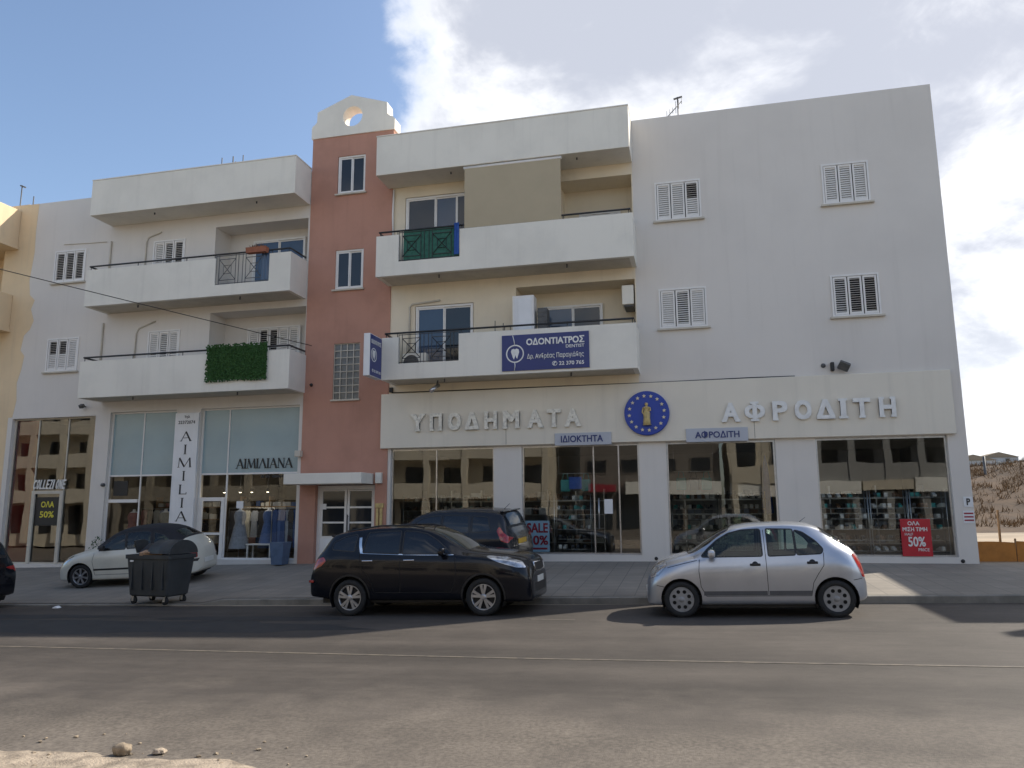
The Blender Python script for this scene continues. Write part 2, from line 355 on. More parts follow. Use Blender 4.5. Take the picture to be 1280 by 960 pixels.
def line_mat():
    m = bpy.data.materials.new('worn_road_paint'); m.use_nodes = True; nt = m.node_tree; b = nt.nodes['Principled BSDF']; L = nt.links
    g = nt.nodes.new('ShaderNodeNewGeometry'); t = nt.nodes.new('ShaderNodeTexNoise'); t.inputs['Scale'].default_value = 7; t.inputs['Detail'].default_value = 7; t.inputs['Roughness'].default_value = 0.7
    L.new(g.outputs['Position'], t.inputs['Vector'])
    r = nt.nodes.new('ShaderNodeMapRange'); L.new(t.outputs['Fac'], r.inputs[0]); r.inputs[1].default_value = 0.40; r.inputs[2].default_value = 0.62
    mx = nt.nodes.new('ShaderNodeMix'); mx.data_type = 'RGBA'; L.new(r.outputs[0], mx.inputs[0]); mx.inputs[6].default_value = (0.165, 0.140, 0.105, 1); mx.inputs[7].default_value = (0.085, 0.075, 0.065, 1)
    L.new(mx.outputs[2], b.inputs['Base Color']); b.inputs['Roughness'].default_value = 0.7
    return m
def paving_mat():
    m = bpy.data.materials.new('concrete_paving'); m.use_nodes = True; nt = m.node_tree; b = nt.nodes['Principled BSDF']; L = nt.links
    g = nt.nodes.new('ShaderNodeNewGeometry')
    br = nt.nodes.new('ShaderNodeTexBrick'); L.new(g.outputs['Position'], br.inputs['Vector']); br.inputs['Scale'].default_value = 1.0
    br.inputs['Brick Width'].default_value = 0.4; br.inputs['Row Height'].default_value = 0.4; br.inputs['Mortar Size'].default_value = 0.008; br.offset = 0.0
    br.inputs['Color1'].default_value = (0.30, 0.262, 0.215, 1); br.inputs['Color2'].default_value = (0.25, 0.22, 0.18, 1); br.inputs['Mortar'].default_value = (0.13, 0.12, 0.105, 1)
    t = nt.nodes.new('ShaderNodeTexNoise'); t.inputs['Scale'].default_value = 0.9; t.inputs['Detail'].default_value = 8; t.inputs['Roughness'].default_value = 0.65; L.new(g.outputs['Position'], t.inputs['Vector'])
    r = nt.nodes.new('ShaderNodeMapRange'); L.new(t.outputs['Fac'], r.inputs[0]); r.inputs[1].default_value = 0.35; r.inputs[2].default_value = 0.68; r.inputs[4].default_value = 0.75
    mx = nt.nodes.new('ShaderNodeMix'); mx.data_type = 'RGBA'; L.new(r.outputs[0], mx.inputs[0]); L.new(br.outputs[0], mx.inputs[6]); mx.inputs[7].default_value = (0.18, 0.16, 0.135, 1)
    L.new(mx.outputs[2], b.inputs['Base Color']); b.inputs['Roughness'].default_value = 0.85
    bp = nt.nodes.new('ShaderNodeBump'); bp.inputs['Strength'].default_value = 0.25; bp.inputs['Distance'].default_value = 0.01
    t2 = nt.nodes.new('ShaderNodeTexNoise'); t2.inputs['Scale'].default_value = 60; L.new(g.outputs['Position'], t2.inputs['Vector']); L.new(t2.outputs['Fac'], bp.inputs['Height']); L.new(bp.outputs[0], b.inputs['Normal'])
    return m
M['asphalt'] = asphalt_mat(); M['line'] = line_mat(); M['paving'] = paving_mat()
M['patch'] = mat('bitumen_shade_patch', (0.030, 0.029, 0.029), 0.75, var=0.3, vscale=2.5, bump=0.3, bscale=120)  # tar colour, kept very dark to paint extra shade on the lane
M['kerb'] = mat('kerb_concrete', (0.255, 0.235, 0.20), 0.85, var=0.35, vscale=2.2, bump=0.3, bscale=40, streak=0.5, dirt=(0.13, 0.12, 0.10))
M['soil'] = mat('dry_soil', (0.43, 0.35, 0.265), 0.95, var=0.5, vscale=5.0, bump=1.0, bscale=45)
M['earth'] = mat('dry_earth_ground', (0.36, 0.29, 0.21), 0.95, var=0.35, vscale=0.25, bump=0.4, bscale=6)
M['drygrass'] = mat('dry_grass_slope', (0.088, 0.052, 0.027), 0.95, var=0.42, vscale=0.8, bump=0.9, bscale=2.2, streak=0.5, dirt=(0.15, 0.09, 0.04))
M['straw'] = mat('straw_blades', (0.20, 0.125, 0.062), 0.95, var=0.3, vscale=0.6)

def hill_z(x, y):
    up = sst(y, 44, 62) * sst(x, 6, 13) * (3.6 + 0.35 * hn(x * 0.3, y * 0.3) + 0.5 * sst(x, 18, 26))
    far = sst(y, 110, 300) * 10.0 * (1 + 0.25 * hn(x * 0.02, y * 0.03))
    return up + far
def terrain_z(x, y):
    if y < YK: return road_z(x) - 0.06 - (0.0 if y > -3 else 0.0)
    b = base_z(x) if y > 20.2 else walk_z(x, y)
    return b - 0.07 + hill_z(x, y)
def nonuni(a, b, lo, hi, step):
    out = list(np.arange(lo, hi + 1e-6, step)); s = step; v = hi
    while v < b: s *= 1.35; v += s; out.append(min(v, b))
    s = step; v = lo
    while v > a: s *= 1.35; v -= s; out.insert(0, max(v, a))
    return out
sheet('ground', nonuni(-1800, 1800, -60, 50, 2.0), nonuni(-1500, 2400, -16, 80, 2.0), terrain_z, 'earth')
def left_edge(x): return 5.35 + 0.10 * hn(x * 1.3, 0) + 0.05 * hn(x * 5, 3) - max(0, x + 3.3) * 0.35
# carriageway
xs = sorted(set(list(np.arange(-70, 45.01, 1.0)) + [-90, -130, -200, 70, 110, 200]))
sheet('road', xs, [-10.2, -7, -4.5, -2, 0, 2, 4, 6, 8, 10, 12, 14, YK], lambda x, y: road_z(x), 'asphalt')
# worn edge line, faded dash, bitumen patches widened to deepen the shade on the road
def strip(name, pts, w, m, dz=0.004):
    mb = MB()
    for i in range(len(pts) - 1):
        (x0, y0), (x1, y1) = pts[i], pts[i + 1]
        mb.quad((x0, y0 - w / 2, road_z(x0) + dz), (x1, y1 - w / 2, road_z(x1) + dz), (x1, y1 + w / 2, road_z(x1) + dz), (x0, y0 + w / 2, road_z(x0) + dz))
    return tag(mb.build(name, m), kind='structure')
def yl(x): return float(np.interp(x, [-70, -10.3, -5.5, -2.3, 3.3, 45], [10.9, 9.78, 9.55, 9.38, 9.27, 8.9]))
strip('road_edge_line', [(x, yl(x)) for x in np.arange(-70, 45, 1.0)], 0.062, 'line')
strip('faded_parking_dash', [(-2.75, 12.72), (-2.0, 12.66)], 0.07, 'line')
def patch(name, poly, dz=0.003):
    mb = MB(); mb.add([(x, y, road_z(x) + dz) for x, y in poly], [tuple(range(len(poly)))]); return tag(mb.build(name, 'patch'), kind='structure')
def blob(cx, cy, rx, ry, seed):
    q = random.Random(seed); n = 26; return [(cx + rx * math.cos(2 * math.pi * k / n) * (1 + .16 * math.sin(3 * k + seed) + q.uniform(-.07, .07)), cy + ry * math.sin(2 * math.pi * k / n) * (1 + .2 * math.sin(2 * k + seed * 2) + q.uniform(-.1, .1))) for k in range(n)]
patch('tar_shade_patch', blob(-8.0, 12.75, 1.9, .30, 1)); patch('tar_shade_patch', blob(-13.4, 13.0, 2.4, .28, 2)); patch('tar_shade_patch', blob(-11.0, 11.75, 5.6, .75, 3), .0022)  # real tar marks, enlarged so their dark colour adds to the building's shade
# pavement, kerb
xs = list(np.arange(-70, 45.01, 0.55))
xs = sorted(set(xs + [-10.45, -9.9]))
def yard_z(x, y): return walk_z(x, y)
sheet('pavement', xs, [YK + 0.16, 16, 17.5, 19, 20.2, 20.6], yard_z, 'paving')
mbk = MB()
def kerbline(x): return road_z(x) + kerb_h(x)
for i in range(len(xs) - 1):
    a, b = xs[i], xs[i + 1]; za, zb = kerbline(a) + 0.002, kerbline(b) + 0.002
    mbk.quad((a, YK, road_z(a) - 0.05), (b, YK, road_z(b) - 0.05), (b, YK, zb - 0.015), (a, YK, za - 0.015))
    mbk.quad((a, YK, za - 0.015), (b, YK, zb - 0.015), (b, YK + 0.015, zb), (a, YK + 0.015, za))
    mbk.quad((a, YK + 0.015, za), (b, YK + 0.015, zb), (b, YK + 0.16, zb), (a, YK + 0.16, za))
tag(mbk.build('kerb', 'kerb'), kind='structure')
# dirt verge on the near side
sx_ = list(np.arange(-14, 4.01, 0.09)); mbd = MB(); NR = 34
for k in range(NR):
    for x in sx_:
        e = left_edge(x); t = k / (NR - 1); y = e - (t ** 1.3) * (e + 3.5)
        lift = 0.004 + sst(t, 0, 0.10) * (0.035 + 0.02 * hn(x * 3, y * 3) + 0.016 * hn(x * 9, y * 8) + 0.014 * hn(x * 23, y * 20))
        if t == 0: lift = -0.01
        mbd.v.append((x, y, road_z(x) + max(lift, -0.01)))
n_ = len(sx_)
for k in range(NR - 1):
    for i in range(n_ - 1): mbd.f.append((k * n_ + i, k * n_ + i + 1, (k + 1) * n_ + i + 1, (k + 1) * n_ + i)); mbd.m.append(0); mbd.sm.append(True)
tag(mbd.build('dirt_verge', 'soil'), kind='structure')
sheet('grass_slope', list(np.arange(7, 60, 1.0)), list(np.arange(42, 76, 1.0)), lambda x, y: terrain_z(x, y) + .22 * sst(y, 42, 44), 'drygrass')
# dry grass on the far slope: one uncountable mass
mbg = MB(); rg = random.Random(3)
for _ in range(4200):
    x = rg.uniform(9, 32); y = rg.uniform(57, 65); z = terrain_z(x, y) + .2; h = rg.uniform(0.08, 0.26) * (1.8 if rg.random() < .06 else 1); a = rg.uniform(0, 6.28); w = rg.uniform(.012, .04)
    dx, dy = math.cos(a) * w, math.sin(a) * w
    mbg.add([(x - dx, y - dy, z - .03), (x + dx, y + dy, z - .03), (x + dx * .2 + rg.uniform(-.2, .2), y + rg.uniform(-.1, .1), z + h)], [(0, 1, 2)])
for _ in range(620):
    cx_, cy_ = rg.uniform(9, 32), rg.uniform(44, 65)
    for _k in range(16):
        x = cx_ + rg.gauss(0, .22); y = cy_ + rg.gauss(0, .22); z = terrain_z(x, y) + .18; h = rg.uniform(.12, .5); a = rg.uniform(0, 6.28); w = rg.uniform(.015, .05)
        mbg.add([(x - math.cos(a) * w, y - math.sin(a) * w, z), (x + math.cos(a) * w, y + math.sin(a) * w, z), (x + rg.uniform(-.2, .2), y + rg.uniform(-.2, .2), z + h)], [(0, 1, 2)])
tag(mbg.build('dry_grass', 'straw'), label='dry golden grass covering the slope beyond the empty lot', kind='stuff')

# ================================================================ BUILDINGS
FY, BY = 20.2, 19.22
def shutter_window(root, x0, x1, z0, z1, y, nleaf=3, openness=(0, 0, 0), half=None):
    """white louvred shutters in a shallow opening whose face is at y"""
    fr = MB(); f = 0.045
    fr.box(x0, x0 + f, y - 0.03, y + 0.06, z0, z1); fr.box(x1 - f, x1, y - 0.03, y + 0.06, z0, z1)
    fr.box(x0 + f, x1 - f, y - 0.03, y + 0.06, z1 - f, z1); fr.box(x0 + f, x1 - f, y - 0.03, y + 0.06, z0, z0 + f)
    w = fr.build('shutter_window', 'upvc', root)
    s = MB(); s.box(x0 - 0.07, x1 + 0.07, y - 0.09, y + 0.06, z0 - 0.05, z0 - 0.002); s.build('sill', 'cornice', w)
    d = MB(); d.box(x0 + f, x1 - f, y + 0.075, y + 0.085, z0 + f, z1 - f); d.build('pane', 'dark', w)
    lw = (x1 - x0 - 2 * f) / nleaf
    for k in range(nleaf):
        a, b = x0 + f + k * lw + 0.013, x0 + f + (k + 1) * lw - 0.013; c, e = z0 + f + 0.008, z1 - f - 0.008
        m = MB(); st = 0.042
        m.box(a, a + st, y - 0.015, y + 0.03, c, e); m.box(b - st, b, y - 0.015, y + 0.03, c, e)
        m.box(a + st, b - st, y - 0.015, y + 0.03, c, c + 0.06); m.box(a + st, b - st, y - 0.015, y + 0.03, e - 0.05, e)
        n = 15; dz = (e - 0.05 - c - 0.06) / n
        for i in range(n):
            zc = c + 0.06 + (i + 0.5) * dz; op = openness[k]
            if half and half[k] and i < n * 0.5: op = 0
            ang = R(56 - 44 * op); hh = dz * (0.52 if op < .5 else 0.48); dy, dzv = math.cos(ang) * hh, math.sin(ang) * hh; t = 0.004
            ym = y + 0.012
            m.add([(a + st, ym - dy, zc - dzv), (b - st, ym - dy, zc - dzv), (b - st, ym + dy, zc + dzv), (a + st, ym + dy, zc + dzv), (a + st, ym - dy - t, zc - dzv + t * 2), (b - st, ym - dy - t, zc - dzv + t * 2), (b - st, ym + dy - t, zc + dzv + t * 2), (a + st, ym + dy - t, zc + dzv + t * 2)],
                  [(0, 1, 2, 3), (4, 7, 6, 5), (0, 4, 5, 1), (2, 6, 7, 3), (0, 3, 7, 4), (1, 5, 6, 2)])
        m.build('shutter_leaf', 'shutter', w)
    return w
def glazed(root, name, x0, x1, z0, z1, y, panes, fr=0.055, frame_m='upvc', sill=True, depth=0.09):
    """sliding window or door: panes = list of (fraction, material)"""
    m = MB(); m.box(x0, x0 + fr, y, y + depth, z0, z1); m.box(x1 - fr, x1, y, y + depth, z0, z1); m.box(x0 + fr, x1 - fr, y, y + depth, z1 - fr, z1); m.box(x0 + fr, x1 - fr, y, y + depth, z0, z0 + fr)
    tot = sum(p[0] for p in panes); cx = x0 + fr; W = x1 - x0 - 2 * fr; pan = []
    for i, (q, mt) in enumerate(panes):
        nx = cx + W * q / tot; st = 0.035; yo = y + 0.02 + 0.025 * (i % 2)
        m.box(cx, cx + st, yo, yo + 0.025, z0 + fr, z1 - fr); m.box(nx - st, nx, yo, yo + 0.025, z0 + fr, z1 - fr)
        m.box(cx + st, nx - st, yo, yo + 0.025, z0 + fr, z0 + fr + 0.05); m.box(cx + st, nx - st, yo, yo + 0.025, z1 - fr - 0.04, z1 - fr)
        pan.append((cx + st, nx - st, yo + 0.012, z0 + fr + 0.05, z1 - fr - 0.04, mt)); cx = nx
    w = m.build(name, frame_m, root)
    for a, b, yy, c, d, mt in pan:
        g = MB(); g.quad((a, yy, c), (b, yy, c), (b, yy, d), (a, yy, d)); g.build('pane', mt, w)
    if sill:
        s = MB(); s.box(x0 - 0.06, x1 + 0.06, y - 0.10, y + 0.05, z0 - 0.05, z0 - 0.002); s.build('sill', 'cornice', w)
    return w
def lattice(root, x0, x1, z0, z1, y, m='black_iron', net=None):
    r = MB(); q = 0.018
    for z in (z0 + 0.03, z1 - 0.02): r.box(x0, x1, y - q / 2, y + q / 2, z - q / 2, z + q / 2)
    W = x1 - x0; n = 2
    for k in range(n):
        a, b = x0 + W * (k + 0.10) / n, x0 + W * (k + 0.72) / n
        for xx in (a - 0.10, a, b, b + 0.10): r.box(xx - .007, xx + .007, y - .007, y + .007, z0, z1)
        c, d = z0 + 0.14, z1 - 0.13
        r.bar((a, y, c), (b, y, d), 0.016); r.bar((a, y, d), (b, y, c), 0.016)
        r.box(a, b, y - .009, y + .009, c - .008, c + .008); r.box(a, b, y - .009, y + .009, d - .008, d + .008)
        mx, mz = (a + b) / 2, (c + d) / 2; h = 0.13
        for s in ((-h, -h, h, -h), (h, -h, h, h), (h, h, -h, h), (-h, h, -h, -h)): r.bar((mx + s[0], y, mz + s[1]), (mx + s[2], y, mz + s[3]), 0.012)
    o = r.build('railing', m, root)
    if net: g = MB(); g.box(x0 + 0.12, x1 - 0.03, y + 0.012, y + 0.02, z0, z1 + 0.02); g.build('screen', net, o)
    return o
def balcony(root, x0, x1, z0, z1, notch, side_m='white2', net=None, rail_m='black_iron'):
    t = 0.13; nx0, nx1, nz = notch
    m = MB(); m.prism([(x0, z0), (x1, z0), (x1, z1), (nx1, z1), (nx1, nz), (nx0, nz), (nx0, z1), (x0, z1)], BY, BY + t)
    m.box(x0, x0 + t, BY + t + 0.001, FY - 0.002, z0 + 0.001, z1 - 0.001); m.box(x1 - t, x1, BY + t + 0.001, FY - 0.002, z0 + 0.001, z1 - 0.001)
    b = m.build('balcony', side_m, root)
    s = MB(); s.box(x0 + t + 0.001, x1 - t - 0.001, BY + t + 0.001, FY - 0.002, z0 + 0.004, z0 + 0.18); s.build('floor_slab', 'cornice', b)
    h = MB(); zr = z1 + 0.13; yy = BY + t / 2
    h.tube([(x0 + 0.06, FY - 0.02, zr), (x0 + 0.06, yy, zr), (x1 - 0.06, yy, zr), (x1 - 0.06, FY - 0.02, zr)], 0.028, 8)
    k = max(2, int((x1 - x0) / 1.7))
    for i in range(k + 1):
        px = x0 + 0.1 + (x1 - x0 - 0.2) * i / k
        if not (nx0 - .05 < px < nx1 + .05): h.tube([(px, yy, z1 - 0.02), (px, yy, zr)], 0.012, 6)
    for px in (nx0 - 0.05, nx1 + 0.05): h.tube([(px, yy, z1 - 0.02), (px, yy, zr)], 0.012, 6)
    h.build('handrail', 'black_iron', b)
    lattice(b, nx0 + 0.01, nx1 - 0.01, nz + 0.01, zr - 0.04, BY + 0.05, rail_m, net)
    d = MB()
    for fx in (0.25, 0.75): px = x0 + (x1 - x0) * fx; d.tube([(px, BY + 0.25, z0 + 0.02), (px, BY + 0.25, z0 - 0.09)], 0.022, 8)
    d.build('drain_spout', 'grey_iron', b)
    return b
def canopy(root, x0, x1, z0, z1):
    m = MB(); m.box(x0, x1, BY, FY - 0.002, z0, z1, bev=0.012); o = m.build('roof_parapet', 'white2', root)
    s = MB(); s.box(x0 - .01, x1 + .01, BY - .012, FY - .003, z1 + .001, z1 + .03); s.build('coping', 'white2', o)
    d = MB()
    for fx in (0.3, 0.8): px = x0 + (x1 - x0) * fx; d.tube([(px, BY + 0.3, z0 + 0.02), (px, BY + 0.3, z0 - 0.06)], 0.022, 8)
    d.build('drain_spout', 'grey_iron', o)
    return o
def bulk(mb, x0, x1, y0, y1, z0, z1, mi=0):      # sides, back and roof of a block; its front is a separate wall sheet
    mb.quad((x0, y0, z0), (x0, y1, z0), (x0, y1, z1), (x0, y0, z1), mi); mb.quad((x1, y0, z0), (x1, y0, z1), (x1, y1, z1), (x1, y1, z0), mi)
    mb.quad((x0, y1, z0), (x1, y1, z0), (x1, y1, z1), (x0, y1, z1), mi); mb.quad((x0, y0, z1), (x0, y1, z1), (x1, y1, z1), (x1, y0, z1), mi)
def pipe(root, pts, m='cornice', r=0.022): p = MB(); p.tube(pts, r, 8); return p.build('conduit', m, root)

# ---- right-hand block
RB = thing('apartment_building', 'white flat-roofed apartment block with shoe shop on its ground floor', 'building', (-1.05, FY, base_z(-1)))
W1 = [(-8.40, -5.36, 0.70, 3.58), (-4.58, -1.40, 0.68, 3.58), (-0.70, 2.02, 0.68, 3.58), (2.98, 5.98, 0.68, 3.58)]
mb = MB(); mb.wall(-8.49, 6.4, -0.4, 3.66, FY, [(*w, 0.24, False) for w in W1]); mb.build('shop_wall', 'white', RB)
mb = MB(); mb.wall(-1.33, 6.4, 3.66, 12.72, FY, [(-0.73, 0.50, 9.65, 10.77, 0.09, True), (3.60, 4.75, 9.68, 10.80, 0.09, True), (-0.73, 0.52, 6.62, 7.72, 0.09, True), (3.62, 4.77, 6.66, 7.76, 0.09, True)])
bulk(mb, -8.49, 6.4, FY, 33.0, -0.4, 12.72); mb.build('wall', 'white', RB)
RC = (-3.40, -1.36, 8.42, 11.12, 0.85, True); RC2 = (-4.70, -1.36, 5.45, 8.08, 0.85, True)
mb = MB(); mb.wall(-8.49, -1.33, 3.66, 12.6, FY, [RC, RC2, (-8.08, -5.75, 8.62, 11.12, 0.10, True), (-7.72, -5.95, 5.62, 7.74, 0.10, True)]); mb.build('recessed_wall', 'cream', RB)
mb = MB(); mb.box(-8.68, 6.16, FY - 0.12, FY - 0.002, 3.60, 5.16, bev=0.01); fa = mb.build('fascia_board', 'fascia', RB)
mb = MB(); mb.box(-4.985, -4.975, FY - 0.123, FY - 0.1, 3.62, 4.2); mb.box(1.53, 1.54, FY - 0.123, FY - 0.1, 3.62, 4.3); mb.build('panel_joint', 'grey_iron', fa)
canopy(RB, -8.62, -1.32, 11.46, 12.66)
for a in ((-0.73, 0.50, 9.65, 10.77, FY, 3, (0, 0, .75), (0, 0, 1)), (3.60, 4.75, 9.68, 10.80, FY, 3, (0, 0, 0)), (-0.73, 0.52, 6.62, 7.72, FY, 3, (0, .45, 0)), (3.62, 4.77, 6.66, 7.76, FY, 3, (.6, 1, 1))):
    shutter_window(RB, *a)
glazed(RB, 'balcony_door', -8.06, -5.77, 8.64, 11.10, FY + 0.005, [(1, 'pane'), (.75, 'pane_blue'), (.75, 'pane')], sill=False)
glazed(RB, 'balcony_door', -7.70, -5.97, 5.64, 7.72, FY + 0.005, [(1, 'pane_blue'), (1, 'pane')], sill=False)
glazed(RB, 'balcony_door', -4.05, -2.34, 5.64, 7.66, FY + 0.74, [(1, 'pane_blue'), (1, 'pane')], sill=False)
glazed(RB, 'balcony_window', -2.95, -1.75, 9.55, 10.40, FY + 0.74, [(.4, 'dark'), (1, 'curtain'), (.4, 'dark')], sill=False)
bb3 = balcony(RB, -8.56, -1.29, 8.40, 9.60, (-7.88, -6.07, 8.80), net='green_net')
bb2 = balcony(RB, -8.32, -1.29, 5.42, 6.61, (-7.83, -6.08, 5.86))
pipe(RB, [(-7.88, FY - 0.03, 6.4), (-7.88, FY - 0.03, 7.72), (-7.80, FY - 0.03, 7.80), (-6.95, FY - 0.03, 7.86)], 'cornice', 0.03)
pipe(RB, [(-8.44, FY - .04, 11.4), (-8.46, FY - .05, 10.6), (-8.43, FY - .04, 9.7)], 'upvc', 0.03)
mb = MB(); mb.tube([(-8.4, FY - .02, 5.21), (-6, FY - .02, 5.195), (-3.5, FY - .02, 5.185), (-1.0, FY - .02, 5.175), (1.5, FY - .02, 5.19), (2.6, FY - .02, 5.18)], 0.014, 6); mb.build('cable', 'black', RB)
# blind
bl = thing('roller_awning', 'tan fabric sun blind lowered between top balcony and roof parapet', 'awning', (-4.57, BY + .05, 9.5))
mb = MB(); mb.box(-5.94, -3.20, BY + 0.03, BY + 0.04, 9.62, 11.41); mb.build('fabric', 'beige_blind', bl)
mb = MB(); mb.tube([(-5.97, BY + .06, 11.40), (-3.17, BY + .06, 11.40)], 0.045, 10); mb.build('roller', 'upvc', bl)
# ---- shop windows of the right-hand block
def shop_window(root, x0, x1, z0, z1, y, mull=(), m='shop_glass', fm='steel', trans=()):
    f = 0.05; r = MB(); r.box(x0, x0 + f, y - .03, y + .03, z0, z1); r.box(x1 - f, x1, y - .03, y + .03, z0, z1); r.box(x0 + f, x1 - f, y - .03, y + .03, z1 - f, z1); r.box(x0 + f, x1 - f, y - .03, y + .03, z0, z0 + f)
    xs = [x0 + f, *mull, x1 - f]; zs = [z0 + f, *trans, z1 - f]
    for q in mull: r.box(q - .018, q + .018, y - .025, y + .025, z0 + f, z1 - f)
    for q in trans:
        for i in range(len(xs) - 1): r.box(xs[i] + (.018 if i else 0), xs[i + 1] - (.018 if i < len(xs) - 2 else 0), y - .022, y + .022, q - .025, q + .025)
    w = r.build('shop_window', fm, root)
    for i in range(len(xs) - 1):
        for j in range(len(zs) - 1):
            mm = m[j] if isinstance(m, (list, tuple)) else m
            g = MB(); g.quad((xs[i], y, zs[j]), (xs[i + 1], y, zs[j]), (xs[i + 1], y, zs[j + 1]), (xs[i], y, zs[j + 1])); g.build('pane', mm, w)
    return w
shop_window(RB, *W1[0], FY + 0.12, (-7.05,))
shop_window(RB, *W1[1], FY + 0.12, (-2.62, -1.95))
shop_window(RB, *W1[2], FY + 0.12, ())
shop_window(RB, *W1[3], FY + 0.12, ())
mb = MB()
for x in (-2.56, -2.02):
    pass
mb.tube([(-2.50, FY + 0.06, 1.35), (-2.50, FY + 0.06, 2.15)], 0.018, 8); mb.tube([(-2.50, FY + 0.06, 1.4), (-2.50, FY + 0.12, 1.4)], 0.01, 6); mb.tube([(-2.50, FY + 0.06, 2.1), (-2.50, FY + 0.12, 2.1)], 0.01, 6); mb.build('door_handle', 'steel', RB)
# interior shell
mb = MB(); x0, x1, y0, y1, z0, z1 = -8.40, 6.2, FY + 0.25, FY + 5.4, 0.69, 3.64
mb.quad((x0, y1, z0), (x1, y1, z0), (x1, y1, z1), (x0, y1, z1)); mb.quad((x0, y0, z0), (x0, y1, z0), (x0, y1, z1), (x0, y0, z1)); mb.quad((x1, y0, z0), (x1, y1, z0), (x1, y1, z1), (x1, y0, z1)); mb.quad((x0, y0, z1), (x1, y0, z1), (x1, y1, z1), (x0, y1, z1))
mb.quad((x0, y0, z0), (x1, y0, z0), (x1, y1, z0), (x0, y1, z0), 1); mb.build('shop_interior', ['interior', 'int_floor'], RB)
mb = MB()
for x in (-8.1, -5.05, -1.05, 2.5, 6.05): mb.lathe([(0.0001, 0), (.045, 0), (.045, -.012), (.0001, -.012)], (x, FY, .60), 'Y', 12)
mb.build('drain_hole', 'black', RB)

# ---- stair tower
TW = thing('stair_tower', 'terracotta stair tower with pale pediment and round hole between the apartment blocks', 'building', (-9.85, FY, base_z(-10)))
TY = FY - 0.03
mb = MB(); mb.wall(-11.2, -8.49, -0.4, 13.40, TY, [(-10.70, -8.85, 0.2, 2.60, 0.30, False), (-10.32, -9.40, 11.46, 12.70, 0.12, True), (-10.30, -9.38, 8.42, 9.66, 0.12, True), (-10.26, -9.42, 5.07, 6.76, 0.12, True)])
bulk(mb, -11.2, -8.49, TY, 26.0, -0.4, 13.40); mb.build('wall', 'terra', TW)
ped = [(-11.24, 13.38), (-8.45, 13.38), (-8.45, 13.72), (-8.52, 13.80), (-8.62, 13.84), (-8.70, 13.92), (-8.72, 14.30), (-9.92, 14.70), (-11.06, 14.26), (-11.07, 13.93), (-11.15, 13.84), (-11.20, 13.82), (-11.24, 13.74)]
hole = [(-9.86 + 0.33 * math.cos(2 * math.pi * k / 32), 13.98 + 0.33 * math.sin(2 * math.pi * k / 32)) for k in range(32)]
mb = MB(); mb.prism(ped, TY - 0.035, TY + 0.42, [hole]); mb.build('pediment', 'white2', TW)
for z0, z1 in ((11.46, 12.70), (8.42, 9.66)): glazed(TW, 'stair_window', -10.31, -9.40, z0, z1, TY + 0.03, [(1, 'pane'), (1, 'pane')])
mb = MB(); x0, x1, z0, z1 = -10.25, -9.43, 5.08, 6.75; ncol, nrow = 4, 8
for i in range(ncol + 1): x = x0 + (x1 - x0) * i / ncol; mb.box(x - .012, x + .012, TY + .03, TY + .07, z0, z1)
for j in range(nrow + 1):
    z = z0 + (z1 - z0) * j / nrow
    for i in range(ncol): mb.box(x0 + (x1 - x0) * i / ncol + .012, x0 + (x1 - x0) * (i + 1) / ncol - .012, TY + .032, TY + .068, z - .012, z + .012)
gb = mb.build('glass_block_window', 'cornice', TW)
M['glassblock'] = mat('glass_block', (0.12, 0.13, 0.13), 0.12, var=0.5, vscale=5, spec=0.8, bump=0.5, bscale=18)
mb = MB(); mb.quad((x0, TY + .06, z0), (x1, TY + .06, z0), (x1, TY + .06, z1), (x0, TY + .06, z1)); mb.build('pane', 'glassblock', gb)
mb = MB(); mb.box(x0 - .05, x1 + .05, TY - .06, TY + .03, z0 - .05, z0 - .003); mb.build('sill', 'cornice', gb)
# entrance door
dx0, dx1, dz0, dz1, dy = -10.70, -8.85, base_z(-10) + 0.02, 2.58, TY + 0.16
mb = MB(); f = 0.09
mb.box(dx0, dx0 + f, dy, dy + .06, dz0, dz1); mb.box(dx1 - f, dx1, dy, dy + .06, dz0, dz1); mb.box(dx0 + f, dx1 - f, dy, dy + .06, dz1 - .12, dz1)
DR = mb.build('entrance_door', 'upvc', TW)
xm = (dx0 + dx1) / 2
for a, b in ((dx0 + f, xm - .01), (xm + .01, dx1 - f)):
    m = MB(); st = 0.07; zt = [dz1 - .13, dz1 - .60, dz1 - 1.03, dz1 - 1.44]
    m.box(a, a + st, dy + .01, dy + .05, dz0, dz1 - .125); m.box(b - st, b, dy + .01, dy + .05, dz0, dz1 - .125)
    for i, z in enumerate(zt): m.box(a + st, b - st, dy + .01, dy + .05, z - (0.05 if i else 0.03), z)
    m.box(a + st, b - st, dy + .012, dy + .048, dz0, zt[3] - .052)
    lf = m.build('door_leaf', 'upvc', DR)
    for i in range(3):
        g = MB(); g.quad((a + st, dy + .03, zt[i + 1]), (b - st, dy + .03, zt[i + 1]), (b - st, dy + .03, zt[i] - .03), (a + st, dy + .03, zt[i] - .03)); go = g.build('pane', 'pane', DR)
mb = MB(); mb.tube([(xm + .05, dy - .05, 1.15), (xm + .05, dy - .05, 1.75)], .016, 8); mb.tube([(xm + .05, dy - .05, 1.2), (xm + .05, dy + .02, 1.2)], .01, 6); mb.tube([(xm + .05, dy - .05, 1.7), (xm + .05, dy + .02, 1.7)], .01, 6); mb.build('handle', 'black', DR)
mb = MB(); mb.box(-11.25, -8.89, BY + 0.1, TY - 0.002, 2.60, 2.90, bev=.015); mb.build('door_canopy', 'white2', TW)
mb = MB(); mb.box(-10.62, -10.42, dy - .004, dy + .008, 1.90, 2.06); mb.box(-10.60, -9.92, dy - .004, dy + .008, 0.66, 1.08); mb.box(-9.75, -9.10, dy - .004, dy + .008, .74, 1.06); mb.build('notice', 'white_sign', TW)
